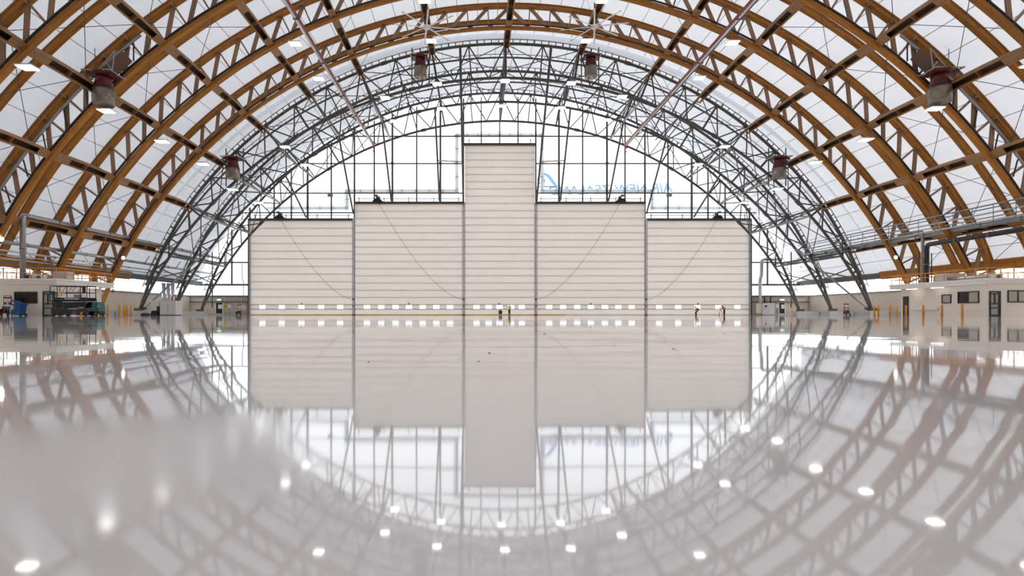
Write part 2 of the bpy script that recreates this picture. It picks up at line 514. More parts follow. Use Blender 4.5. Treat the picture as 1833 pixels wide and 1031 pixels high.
# ------------------------------------------------------------------ floor, ground outside
fl = MB().span((-WALL_X, BACK_Y, -0.25), (WALL_X, END_Y, 0)).build('floor', 'floor')
tag(fl, 'glossy pale resin floor mirroring the roof', kind='structure')
gd = MB()
for a, b in (((-400, END_Y + 0.02, -0.3), (400, 500, -0.03)), ((-400, -300, -0.3), (400, BACK_Y - 0.35, -0.03)),
             ((-400, BACK_Y - 0.35, -0.3), (-WALL_X - 0.4, END_Y + 0.02, -0.03)), ((WALL_X + 0.4, BACK_Y - 0.35, -0.3), (400, END_Y + 0.02, -0.03))):
    gd.span(a, b)
tag(gd.build('ground', 'apron'), 'concrete apron outside the hangar', kind='structure')

# ------------------------------------------------------------------ roof membrane: strips welded between the ribs
STRIP = 2.6
D_EAVE = deg_at(RM, 5.0)
N_STR = int(2 * D_EAVE / STRIP) + 1
STRIP = 2 * D_EAVE / N_STR
_panel = {}
def RG(d):                                     # over the steel trusses the membrane lies a little lower at the crown
    return RM - 0.75 * (1 - (min(65.0, abs(d)) / 65.0) ** 2)
def panel_mesh(L, dc=None):
    k = (round(L, 3), dc)
    if k not in _panel:
        m = MB(); n = 4
        ds = [-STRIP / 2 + STRIP * i / n for i in range(n + 1)]
        for d in ds:
            for y in (0, L):
                R_ = RM if dc is None else RG(d + dc)
                a = rad(d); m.v.append(Vector((R_ * math.sin(a), y, R_ * math.cos(a))))
        for i in range(n):
            m.face((2 * i, 2 * i + 1, 2 * i + 3, 2 * i + 2), None, True)
        b = len(m.v)                                            # welded lap along one edge: a doubled band just under the sheet
        for d in (ds[-1] - 0.07, ds[-1] + 0.015):
            R_ = (RM if dc is None else RG(d + dc)) - 0.015; a = rad(d)
            for y in (0, L): m.v.append(Vector((R_ * math.sin(a), y, R_ * math.cos(a))))
        m.face((b, b + 1, b + 3, b + 2))
        me = m.mesh('membrane_strip', 'membrane'); me.materials.append(MAT['weld']); me.polygons[len(me.polygons) - 1].material_index = 1
        _panel[k] = me
    return _panel[k]

ceil_edges = [STEEL_Y[2] + 2.1, 85.45, STEEL_Y[1], 77.3, STEEL_Y[0]]
y = STEEL_Y[0]
ribs_timber = [y0 + BAY / 2 for y0 in ARCH_Y] 
for k, ya in enumerate(ARCH_Y):
    ceil_edges += [ya + BAY / 2 if k else 70.0, ya]
ceil_edges += [ARCH_Y[-1] - 9.0, BACK_Y]
ci = 0
for ya, yb in zip(ceil_edges[:-1], ceil_edges[1:]):
    L = ya - yb
    big = yb < ARCH_Y[-2] - 1
    root = mk('ceiling', None, None, Matrix.Translation((0, yb, 0)))
    tag(root, 'white translucent roof membrane bay', kind='structure')
    if big:                                               # behind the camera's view: one sheet
        m = MB(); n = 60
        for i in range(n + 1):
            d = -D_EAVE + 2 * D_EAVE * i / n
            m.v += [P(RM, d, yb), P(RM, d, ya)]
        for i in range(n): m.face((2 * i, 2 * i + 1, 2 * i + 3, 2 * i + 2), None, True)
        m.build('membrane_strip', 'membrane', root)
        continue
    for i in range(N_STR):
        d = -D_EAVE + STRIP * (i + 0.5)
        me = panel_mesh(L, d if yb > STEEL_Y[0] - .1 else None)
        M = Matrix.Translation((0, yb, ZC)) @ Matrix.Rotation(rad(d), 4, 'Y')
        mk('membrane_strip', me, root, M)

# upright closing strip where the roof steps down to the steel trusses
m = MB()
for i in range(81):
    d = -D_EAVE + 2 * D_EAVE * i / 80
    m.v += [P(RG(d) - .01, d, STEEL_Y[0]), P(RM, d, STEEL_Y[0])]
for i in range(80): m.face((2 * i, 2 * i + 1, 2 * i + 3, 2 * i + 2))
tag(m.build('ceiling', 'membrane'), 'white closing strip where the roof steps down to the steel trusses', kind='structure')

# ------------------------------------------------------------------ side walls
def side_wall(sx, name):
    w = mk('wall_' + name, None, None, Matrix.Translation((sx * WALL_X, 40, 0)))
    tag(w, 'ribbed beige cladding low wall along the hangar side', kind='structure')
    x = sx * WALL_X
    m = MB(); pitch = 0.30; n = int((END_Y - BACK_Y) / pitch)         # trapezoidal ribs
    prof = []
    for i in range(n):
        y0 = BACK_Y + i * pitch
        prof += [(y0, 0), (y0 + 0.17, 0), (y0 + 0.2, -0.05 * sx), (y0 + 0.27, -0.05 * sx)]
    for yy, dx in prof:
        m.v += [Vector((x + dx, yy, 0.0)), Vector((x + dx, yy, 3.22))]
    for i in range(len(prof) - 1):
        m.face((2 * i, 2 * i + 1, 2 * i + 3, 2 * i + 2))
    m.build('cladding_sheet', 'cladding', w)
    blk('backing', (x + sx * 0.02, BACK_Y, 0), (x + sx * 0.25, END_Y, 3.22), 'cladding', w)
    # concrete upstand in lengths
    yy = BACK_Y + 0.2
    while yy < END_Y - 1:
        if yy > 40: blk('upstand_block', (x, yy + 0.015, 0), (x - sx * 0.35, min(yy + 3.6, END_Y) - 0.015, 0.55), 'concrete', w)
        yy += 3.6
    if True:
        blk('upstand', (x, BACK_Y, 0), (x - sx * 0.35, 40, 0.55), 'concrete', w)
    blk('sill_rail', (x - sx * 0.12, BACK_Y, 3.2), (x + sx * 0.1, END_Y, 3.34), 'steel' , w)
    # translucent sheets between wall and roof edge, following the roof's curve
    g = mk('window_1' if sx < 0 else 'window_2', None, None, Matrix.Translation((sx * 51.8, 40, 3.3)))
    tag(g, 'long strip of translucent sheeting under the eaves', kind='structure')
    y0 = END_Y
    dA, dB = D_EAVE, deg_at(RM + 0.0, 3.3)
    while y0 > BACK_Y + 0.5:
        y1 = max(BACK_Y, y0 - (1.45 if y0 > 44 else 30))
        m = MB()
        for d in (dA, (dA + dB) / 2, dB):
            m.v += [P(RM, sx * d, y0 - 0.012), P(RM, sx * d, y1 + 0.012)]
        for i in range(2): m.face((2 * i, 2 * i + 1, 2 * i + 3, 2 * i + 2))
        m.build('translucent_pane', 'translucent', g)
        y0 = y1
    for yj in [END_Y - 1.45 * i for i in range(1, 34)]:
        p, q = P(RM - 0.03, sx * dA, yj), P(RM - 0.03, sx * dB, yj)
        bar('glazing_bar', p, q, 0.035, 0.05, 'steel_light', g, up=(-sx, 0, 0.3))
    return w
side_wall(-1, 'left'); side_wall(1, 'right')
# eave beams: timber beside the timber arches, steel beside the steel ones
for sx, nm in ((-1, 'left'), (1, 'right')):
    for (ya, yb, mt, lab) in ((STEEL_Y[0], 18, 'glulam', 'deep timber eave beam low along the %s side of the roof'), (END_Y, STEEL_Y[0], 'steel', 'grey steel eave beam low along the %s side by the end wall')):
        e = thing('eave_beam', lab % nm, 'eave beam', (sx * 51, yb, 5.0))
        pl = MB(); d0, d1 = deg_at(55.9, 5.9), deg_at(55.9, 4.95)
        a = P(55.75, sx * d0, 0); b = P(55.75, sx * d1, 0); n = (b - a).normalized(); u = Vector((n.z, 0, -n.x)) * 0.14
        seg = ya - yb; k = max(1, int(round(seg / BAY)))
        for i in range(k):
            y1, y2 = yb + seg * i / k, yb + seg * (i + 1) / k
            bar('beam_length', (a + b) / 2 + Vector((0, y1 + .01, 0)), (a + b) / 2 + Vector((0, y2 - .01, 0)), (b - a).length * (1 if mt == 'glulam' else .68), 0.28, mt, e, up=u)

# ------------------------------------------------------------------ back gable behind the camera
m = MB(); n = 48; base = []
pts = [(-WALL_X, 0.0)] + [(P(RM, -D_EAVE + 2 * D_EAVE * i / n, 0).x, P(RM, -D_EAVE + 2 * D_EAVE * i / n, 0).z) for i in range(n + 1)] + [(WALL_X, 0.0)]
m.prism(pts, BACK_Y - 0.3, BACK_Y)
tag(m.build('wall_back', 'brown_wall'), 'brown clad gable behind the viewer', kind='structure')
# ------------------------------------------------------------------ timber arch trusses
NODE = 2.6125
def RUf(d):
    a = abs(d)
    return RU - (1.5 * ((a - 60) / 10) ** 2 if a > 60 else 0)
D_LOW = deg_at(RL, 0.5)
D_UP = deg_at(54.6, 0.5)
NODES = [NODE * i for i in range(0, 27)]
_arch_mesh = {}
def shared(key, fn):
    if key not in _arch_mesh: _arch_mesh[key] = fn()
    return _arch_mesh[key]
arch_names = ['timber arch truss next to the steel end trusses', 'second timber arch truss from the steel end trusses',
              'third timber arch truss from the steel end trusses, with red fans at its sides', 'fourth timber arch truss, crossing the upper corners of the picture',
              'fifth timber arch truss, mostly above the picture', 'timber arch truss overhead, nearest the viewer']
for k, ya in enumerate(ARCH_Y[:5]):
    T = thing('timber_arch', arch_names[k], 'arch truss', (0, ya, 0), 'timber arch trusses')
    O = Matrix.Translation((0, ya, 0))
    mk('lower_chord', shared('low', lambda: arc_beam(RL, 0.30, -0.24, 0.24, -D_LOW, D_LOW, 96).mesh('lower_chord', 'glulam')), T, O)
    mk('upper_chord', shared('up', lambda: arc_beam(RUf, 0.32, -0.32, 0.32, -D_UP, D_UP, 110).mesh('upper_chord', 'glulam')), T, O)
    mk('membrane_batten', shared('bat', lambda: arc_beam(lambda d: RUf(d) + 0.34, 0.09, -0.42, -0.22, -D_EAVE, D_EAVE, 110).mesh('membrane_batten', 'plank')), T, O)
    # conduits and a cable tray clipped along the lower chord
    for nm, R, dy, r, mt in (('conduit', RL + 0.52, -0.16, 0.075, 'pipe_dark'), ('cable_tray', RL + 0.62, 0.10, 0.06, 'pipe_dark'), ('sprinkler_pipe', RL + 0.40, 0.16, 0.04, 'pipe_grey')):
        mk(nm, shared(nm, lambda: MB().tube([P(R, -64 + 128 * i / 110, dy) for i in range(111)], r, 6).mesh(nm, mt)), T, O)
    for s in (-1, 1):
        for i, d in enumerate(NODES):
            if s == 1 and i == 0: continue
            d *= s
            a, b = P(RL + 0.28, d, ya), P(RUf(d) + 0.04, d, ya)
            if not inview(a, b): continue
            bar('web_post', a, b, 0.13, 0.30, 'web', T, up=(0, 1, 0))
            # cleats that tie the post to the upper chord and clips that hold the conduits
            c = P(RUf(d) + 0.12, d, ya - 0.33)
            bar('cleat', c - P(0.36, d, 0) + P(0, d, 0), c + P(0.26, d, 0) - P(0, d, 0), 0.13, 0.05, 'web', T, up=(0, 1, 0))
            e = P(RL + 0.28, d, ya - 0.16); f = P(RL + 0.60, d, ya - 0.16)
            bar('clip', e, f, 0.12, 0.06, 'pipe_dark', T, up=(0, 1, 0))
        for i in range(0, 26):
            d0, d1 = s * NODES[i], s * NODES[i + 1]
            a, b = P(RUf(d0) + 0.06, d0, ya), P(RL + 0.26, d1, ya)
            if not inview(a, b): continue
            bar('web_diagonal', a, b, 0.40, 0.12, 'web', T, up=(0, 1, 0))
        # bolts where the purlins meet the chord
    # concrete foot each side
    for s in (-1, 1):
        if k < 3: MB().span((s * 49.1, ya - 0.6, 0), (s * 52.0, ya + 0.6, 0.55)).build('plinth', 'concrete', T)

# silver drain pipe along the upper chord of the third arch, both sides
for s, w in ((-1, 'left'), (1, 'right')):
    ya = ARCH_Y[2]
    t = thing('roof_pipe', 'silver pipe run clipped inside the third timber arch on the %s' % w, 'pipe', (s * 40, ya, 10))
    MB().tube([P(55.35, s * (38 + 24 * i / 30), ya - 0.22) for i in range(31)], 0.11, 8).build('pipe', 'pipe_grey', t)
    for i in range(8):
        d = s * (39 + 3 * i)
        bar('pipe_bracket', P(55.2, d, ya - 0.2), P(54.0, d + s * 1.1, ya - 0.15), 0.09, 0.09, 'pipe_dark', t)

# ------------------------------------------------------------------ plain ribs halfway between the arches
rib_y = [70.0] + [ARCH_Y[k] + BAY / 2 for k in range(1, 5)]
rib_lab = ['plain curved timber rib between the steel end and the first timber arch', 'plain curved timber rib between the first and second timber arches',
           'plain curved timber rib between the second and third timber arches', 'plain curved timber rib between the third and fourth timber arches',
           'plain curved timber rib between the fourth and fifth timber arches']
for k, yr in enumerate(rib_y):
    t = thing('timber_rib', rib_lab[k], 'roof rib', (0, yr, 0), 'plain timber ribs')
    mk('rib_beam', shared('rib', lambda: arc_beam(RM - 0.50, 0.42, -0.22, 0.22, -D_EAVE, D_EAVE, 110).mesh('rib_beam', 'glulam')), t, Matrix.Translation((0, yr, 0)))
    mk('membrane_batten', shared('ribbat', lambda: arc_beam(RM - 0.08, 0.06, -0.30, 0.30, -D_EAVE, D_EAVE, 110).mesh('membrane_batten', 'plank')), t, Matrix.Translation((0, yr, 0)))

# ------------------------------------------------------------------ purlins: twin planks under a board, one row at each angle
def row_words(i, s):
    if i == 0: return 'along the crown of the roof'
    return '%s row %s of the crown' % (ORD[i - 1], 'left' if s < 0 else 'right')
pur_edges = [STEEL_Y[0] - 0.25] + ARCH_Y[:5]
for i, d in enumerate(PUR):
    for s in ((1,) if i == 0 else (-1, 1)):
        D = s * d
        T = thing('timber_purlin', 'twin plank timber purlin %s' % row_words(i, s), 'purlin', P(RL, D, 60), 'timber purlin rows')
        rv = (P(1, D, 0) - P(0, D, 0))                    # outward
        tv = Vector((math.cos(rad(D)), 0, -math.sin(rad(D))))
        for j in range(5):
            ya, yb = pur_edges[j] - 0.25, pur_edges[j + 1] + 0.25
            if j == 0: ya = STEEL_Y[0] - 0.2
            if not inview(P(RL, D, ya), P(RL, D, yb), P(RL, D, (ya + yb) / 2), mx=700, my=500): continue
            seg = mk('purlin_length', None, T, Matrix.Translation(P(RL, D, yb)))
            n = 6; rise = 0.28
            def z(tt): return RL + 0.22 + rise * 4 * tt * (1 - tt)
            for side in (-1, 1):                          # two bowed planks
                m = MB(); sl = 0.0
                for q in range(n + 1):
                    tt = q / n; yy = ya + (yb - ya) * tt
                    off = side * (0.30 + 0.05 * 4 * tt * (1 - tt))
                    c = P(z(tt), D, yy) + tv * off
                    for du, dr in ((-.065, 0), (.065, 0), (.065, .55), (-.065, .55)):
                        m.v.append(c + tv * du + rv * dr)
                L = ya - yb
                for q in range(n):
                    b, e = 4 * q, 4 * q + 4; v0 = 0
                    for kk, w in ((0, .13), (1, .55), (2, .13), (3, .55)):
                        k2 = (kk + 1) % 4
                        m.face((b + kk, b + k2, e + k2, e + kk), [(L * q / n, v0), (L * q / n, v0 + w), (L * (q + 1) / n, v0 + w), (L * (q + 1) / n, v0)])
                        v0 += w
                m.face((0, 1, 2, 3), [(0, 0)] * 4); m.face((4 * n, 4 * n + 1, 4 * n + 2, 4 * n + 3), [(0, 0)] * 4)
                m.build('purlin_plank', 'plank', seg)
            c0, c1 = P(z(0.05) + 0.5, D, ya - 0.1), P(z(0.95) + 0.5, D, yb + 0.1)
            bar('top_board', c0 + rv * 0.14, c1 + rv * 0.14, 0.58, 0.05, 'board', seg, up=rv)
            for tt in (0.45,):
                c = P(z(tt), D, ya + (yb - ya) * tt)
                bar('divider', c - tv * .3 + rv * .22, c + tv * .3 + rv * .22, 0.06, 0.44, 'plank', seg, up=rv)
            for t0, t1 in ((0.0, 0.13), (0.72, 1.0)) if j else ((0.0, 0.03),):
                p0, p1 = P(z(t0) + .03, D, ya + (yb - ya) * t0), P(z(t1) + .03, D, ya + (yb - ya) * t1)
                bar('end_plate', p0, p1, 0.50, 0.05, 'plank', seg, up=rv)
            if inview(P(RL, D, ya)):
                pb = P(RL + .4, D, yb + 0.05)
                rod('bolt', pb - tv * .37, pb + tv * .37, 0.07, 'steel_light', seg)

# ------------------------------------------------------------------ crossed tie rods in the outer cells of each bay
bays = [(0, ARCH_Y[0], ARCH_Y[1]), (1, ARCH_Y[1], ARCH_Y[2]), (2, ARCH_Y[2], ARCH_Y[3]), (3, ARCH_Y[3], ARCH_Y[4])]
for k, ya, yb in bays:
    for s, w in ((-1, 'left'), (1, 'right')):
        T = thing('tie_rods', 'crossed thin tie rods, %s side, between the %s and %s timber arches' % (w, ORD[k], ORD[k + 1]), 'tie rods', (s * 45, yb, 5), 'crossed tie rods')
        cells = list(zip(PUR[3:-1], PUR[4:])) + [(PUR[-1], 64.6)]
        for ci, (d0, d1) in enumerate(cells):
            if k == 0 and d0 < 50: continue
            for e0, e1 in ((d0, d1), (d1, d0)):
                a, b = P(55.7, s * e0, ya - .3), P(55.7, s * e1, yb + .3)
                if inview(a, b, mx=100, my=100): rod('tie_rod', a, b, 0.028, 'cable', T, 6)
# ------------------------------------------------------------------ steel arch trusses at the door end
def ROf(d):
    a = abs(d)
    return 54.9 - 0.9 * (a / 52) ** 2 - (0.0 if a < 52 else 0.6 * ((a - 52) / 17))
def RIf(d):
    a = abs(d)
    return 50.3 + 1.7 * (a / 55) ** 2 if a < 55 else 52.0 + 0.75 * ((a - 55) / 14)
D_FOOT = deg_at(52.9, 0.75)
st_lab = ['grey steel arch truss nearest the timber arches', 'middle grey steel arch truss of the three', 'grey steel arch truss standing in front of the end glazing']
for k, ys in enumerate(STEEL_Y):
    T = thing('steel_arch', st_lab[k], 'arch truss', (0, ys, 0), 'steel arch trusses')
    O = Matrix.Translation((0, ys, 0))
    N = 72
    def chord(nm, Rf, r):
        return MB().tube([P(Rf(-D_FOOT + 2 * D_FOOT * i / N), -D_FOOT + 2 * D_FOOT * i / N, 0) for i in range(N + 1)], r, 8).mesh(nm, 'steel')
    mk('outer_chord', shared('so', lambda: chord('outer_chord', ROf, 0.20)), T, O)
    mk('inner_chord', shared('si', lambda: chord('inner_chord', RIf, 0.19)), T, O)
    mk('membrane_pipe', shared('sp', lambda: MB().tube([P(ROf(d) + 0.62, d, 0) for d in [-D_EAVE + 2 * D_EAVE * i / 90 for i in range(91)]], 0.05, 6).mesh('membrane_pipe', 'steel')), T, O)
    d = 0.0; i = 0
    while d < D_EAVE:
        for s in ((1,) if i == 0 else (-1, 1)):
            bar('standoff', P(ROf(d) + .1, s * d, ys), P(ROf(d) + 0.62, s * d, ys), 0.12 if i % 4 else 0.2, 0.07, 'steel', T, up=(0, 1, 0))
        d += 1.0; i += 1
    # web: posts and crossing struts
    M_ = 5.225
    for s in (-1, 1):
        j = 0
        while j * M_ + M_ / 2 < 66:
            d0, dm, d1 = j * M_, j * M_ + M_ / 2, min((j + 1) * M_, 67)
            a, m_, b = P(ROf(d0), s * d0, ys), P(RIf(dm), s * dm, ys), P(ROf(d1), s * d1, ys)
            rod('web_strut', a, m_, 0.095, 'steel', T, 6); rod('web_strut', m_, b, 0.095, 'steel', T, 6)
            if j or s > 0: rod('web_post', a, P(RIf(d0), s * d0, ys), 0.10 if j % 2 else 0.15, 'steel', T, 6)
            j += 1
        MB().span((s * 48.4, ys - 0.75, 0), (s * 51.9, ys + 0.75, 0.6)).build('plinth', 'concrete', T)
        f = P(52.9, s * D_FOOT, ys)
        MB().box(f + Vector((0, 0, 0.05)), (1.0, 0.6, 0.34)).build('foot_shoe', 'steel', T)
        # splice collars
        for d in (14, 33, 49):
            c = P(RIf(d), s * d, ys); t_ = P(RIf(d + .9), s * (d + .9), ys)
            rod('splice_collar', c, t_, 0.27, 'steel', T)
            c = P(ROf(d + 3), s * (d + 3), ys); t_ = P(ROf(d + 3.8), s * (d + 3.8), ys)
            rod('splice_collar', c, t_, 0.27, 'steel', T)

# secondary steel ribs under the membrane
for yr, lab in ((77.3, 'slim grey steel rib under the membrane between the first and middle steel trusses'), (85.45, 'slim grey steel rib under the membrane between the middle and last steel trusses')):
    t = thing('steel_rib', lab, 'roof rib', (0, yr, 0), 'slim steel ribs')
    mk('rib_tube', shared('srib', lambda: MB().tube([P(RG(d) - 0.62, d, 0) for d in [-66 + 132 * i / 80 for i in range(81)]], 0.13, 8).mesh('rib_tube', 'steel')), t, Matrix.Translation((0, yr, 0)))
    mk('membrane_pipe', shared('srib2', lambda: MB().tube([P(RG(d) - 0.14, d, 0) for d in [-65 + 130 * i / 80 for i in range(81)]], 0.045, 6).mesh('membrane_pipe', 'steel')), t, Matrix.Translation((0, yr, 0)))
    for i in range(-32, 33):
        bar('standoff', P(RG(i * 2) - .6, i * 2, yr), P(RG(i * 2) - .14, i * 2, yr), .06, .06, 'steel', t, up=(0, 1, 0))

# steel purlin rows tying the trusses together, with sway bracing
A_, B_, C_ = STEEL_Y
for i, d in enumerate(PUR):
    for s in ((1,) if i == 0 else (-1, 1)):
        D = s * d
        T = thing('steel_purlin', 'grey steel tube row joining the steel trusses %s' % row_words(i, s), 'purlin', P(54, D, B_), 'steel purlin rows')
        for y0, y1 in ((A_, B_), (B_, C_), (C_, END_Y - .45)):
            rod('outer_tube', P(ROf(D), D, y0), P(ROf(D), D, y1), 0.13, 'steel', T)
        if i in (0, 2, 4, 5, 6, 7):
            for y0, y1 in ((A_, B_), (B_, C_)):
                rod('inner_tube', P(RIf(D), D, y0), P(RIf(D), D, y1), 0.14, 'steel_light' if i in (2, 5, 6) else 'steel', T)
        for y0, y1 in ((A_, B_), (B_, C_)):
            rod('sway_brace', P(RIf(D), D, y0), P(ROf(D), D, y1), 0.085, 'steel', T, 6)
            rod('sway_brace', P(ROf(D), D, y0), P(RIf(D), D, y1), 0.085, 'steel', T, 6)
            ym = (y0 + y1) / 2
            rod('rib_post', P((ROf(D) + RIf(D)) / 2, D, ym), P(RG(D) - .62, D, ym), 0.06, 'steel', T, 6)
# diagonals in the roof plane
for k, (y0, y1, w) in enumerate(((A_, B_, 'first'), (B_, C_, 'second'))):
    for s, side in ((-1, 'left'), (1, 'right')):
        T = thing('roof_bracing', 'grey diagonal steel struts under the membrane, %s steel bay on the %s' % (w, side), 'bracing', (s * 30, y0, 15), 'steel roof bracing')
        for i in range(7):
            a, b = PUR[i], PUR[i + 1]
            rod('diagonal', P(ROf(a), s * a, y0), P(ROf(b), s * b, y1), 0.06, 'steel', T, 6)
            rod('diagonal', P(ROf(b), s * b, y0), P(ROf(a), s * a, y1), 0.06, 'steel', T, 6)
            if i > 1:
                rod('diagonal', P(RIf(a), s * a, y0), P(RIf(b), s * b, y1), 0.07, 'steel', T, 6)
# long knee braces from the first truss foot to the middle truss
for s, side in ((-1, 'left'), (1, 'right')):
    T = thing('knee_brace', 'long grey tube brace slanting up from the steel truss foot on the %s' % side, 'brace', (s * 48.8, A_, .6))
    f = Vector((s * 48.7, A_ + .2, 0.95))
    rod('brace_tube', f, P(RIf(57), s * 57, B_), 0.13, 'steel_light', T)
    rod('pin_joint', f - Vector((0, .3, 0)), f + Vector((0, .3, 0)), 0.22, 'steel', T)
    for (ya, yb) in ((A_, B_), (B_, C_)):
        rod('cross_strut', P(ROf(62), s * 62, ya), P(RIf(63.5), s * 63.5, yb), 0.09, 'steel', T)
        rod('cross_strut', P(RIf(63.5), s * 63.5, ya), P(ROf(62), s * 62, yb), 0.09, 'steel', T)
    rod('hanger_post', (s * 44.9, 84.5, 1.2), (s * 44.9, 84.5, 9.8), 0.09, 'steel', T)

# struts from the door heads back to the trusses
strut = [(6.1, 18.6, 'A', 6.4), (10.1, 19.1, 'B', 11.6), (18.15, 19.1, 'B', 20.9), (24.5, 17.0, 'B', 28.7), (32.4, 16.4, 'B', 39.5)]
for x, z, tr, dg in strut:
    for s, side in ((-1, 'left'), (1, 'right')):
        top = P(ROf(dg), s * dg, A_) if tr == 'A' else P(RIf(dg), s * dg, B_)
        t = rod('door_strut', (s * x, DOOR_Y - .4, z), top, 0.17 if tr == 'A' else 0.15, 'steel')
        tag(t, 'slanting grey strut rising from the door heads, %s %s of the centre' % (ORD[strut.index((x, z, tr, dg))], side), 'strut', 'door head struts')
for s, side in ((-1, 'left'), (1, 'right')):
    t = rod('tie_bar', (s * 6.3, DOOR_Y - 3, 24.9), (s * 10.4, DOOR_Y - 3, 25.1), 0.1, 'steel_light')
    tag(t, 'short grey horizontal tie beside the tall centre door on the %s' % side, 'strut')
# ------------------------------------------------------------------ end wall glazing
VX = [3.1, 6.1, 10.0, 14.0, 18.1, 21.15, 24.5, 28.4, 32.4, 35.15, 38.05]
HZ = [17.3, 20.6, 25.6, 30.2]
WE = mk('wall_end', None, None, Matrix.Translation((0, END_Y, 0)))
tag(WE, 'glazed end wall of clear film on a grey steel grid above the doors', kind='structure')
RE = RM - 0.15
_arc = [P(RG(d) - .1, d, 0) for d in [i * .5 for i in range(0, 132)]]
def ztop(x):
    x = abs(x)
    for a, b in zip(_arc[:-1], _arc[1:]):
        if a.x <= x <= b.x: return a.z + (b.z - a.z) * (x - a.x) / (b.x - a.x)
    return ZC + math.sqrt(max(0, RE * RE - x * x))
def zdoor(x):
    a = abs(x)
    return 28.8 if a < 6.05 else 19.0 if a < 24.5 else 16.2 if a < 42 else 0.0
xs_all = sorted([0.0] + [s * v for v in VX for s in (-1, 1)] + [s * v for v in (42.0, 45.2, 49.0) for s in (-1, 1)])
xs_all = [-54] + xs_all + [54]
for xa, xb in zip(xs_all[:-1], xs_all[1:]):
    xm = (xa + xb) / 2
    low = zdoor(xm)
    zs = [low] + [z for z in HZ if z > low + .3]
    if low == 0.0: zs = [3.3, 5.15, 8.9, 17.3]
    zs = zs + [99]
    for za, zb in zip(zs[:-1], zs[1:]):
        # pane clipped by the roof arc
        m = MB(); n = 6; cols = []
        for i in range(n + 1):
            x = xa + (xb - xa) * i / n
            if abs(x) > RE - 0.01: continue
            t = min(zb, ztop(x))
            if t > za + 0.02: cols.append((x, t))
        if len(cols) < 2: continue
        for x, t in cols: m.v += [Vector((x, END_Y, za + .02)), Vector((x, END_Y, t - .02))]
        for i in range(len(cols) - 1): m.face((2 * i, 2 * i + 1, 2 * i + 3, 2 * i + 2))
        m.build('pane', 'translucent' if zb == 5.15 else 'film', WE)
for x in [0.0] + [s * v for v in VX for s in (-1, 1)] + [s * 45.2 for s in (-1, 1)] + [s * 42.15 for s in (-1, 1)]:
    a = abs(x)
    zb = 0.0 if a > 42 else max(zdoor(a - .1), 0) if a not in (6.1, 24.5) else zdoor(a + .2)
    if a == 45.2: zb = 5.1
    w = 0.30 if a in (10.0, 18.1, 32.4) else 0.26 if a in (6.1, 24.5, 42.15) else 0.21
    t = ztop(x) - 0.2
    if t > zb + .2: bar('mullion', (x, END_Y - .25, zb), (x, END_Y - .25, t), w, 0.28, 'steel', WE, up=(0, 1, 0))
def trans(x0, x1, z, h=0.19):
    bar('transom', (x0, END_Y - .22, z), (x1, END_Y - .22, z), 0.2, h, 'steel', WE)
trans(-math.sqrt(RE ** 2 - (30.2 - ZC) ** 2), math.sqrt(RE ** 2 - (30.2 - ZC) ** 2), 30.2)
for z in (25.6, 20.6, 17.3):
    e = math.sqrt(RE ** 2 - (z - ZC) ** 2)
    inner = 24.5 if z == 17.3 else 6.1
    for s in (-1, 1):
        trans(s * inner, s * e, z)
for s in (-1, 1):
    for z, h, e in ((8.9, 0.22, 49.3), (5.12, 0.32, 51.4), (3.2, 0.25, 52.3), (2.25, 0.14, 52.3)):
        trans(s * 42.1, s * e, z, h)
        if z > 8: continue
    # small bolted nodes along the transoms
    for z in (25.6, 20.6):
        for x in (10.0, 18.1): rod('node_plate', (s * x, END_Y - .5, z), (s * x, END_Y - .2, z), 0.28, 'steel', WE)
    # ribbed cladding low down beside the doors
    m = MB(); prof = []; x = 42.2; 
    while x < 52.3:
        prof += [(x, 0), (x + .2, 0), (x + .24, -.05), (x + .32, -.05)]; x += .36
    for xx, dy in prof: m.v += [Vector((s * xx, END_Y + .02 + dy, 0)), Vector((s * xx, END_Y + .02 + dy, 3.25))]
    for i in range(len(prof) - 1): m.face((2 * i, 2 * i + 1, 2 * i + 3, 2 * i + 2))
    m.build('cladding_sheet', 'cladding', WE)
    blk('backing', (s * 42.1, END_Y + .05, 0), (s * 52.4, END_Y + .25, 3.25), 'cladding', WE)
    blk('kerb', (s * 42.3, END_Y - .35, 0), (s * 52.0, END_Y, .3), 'concrete', WE)

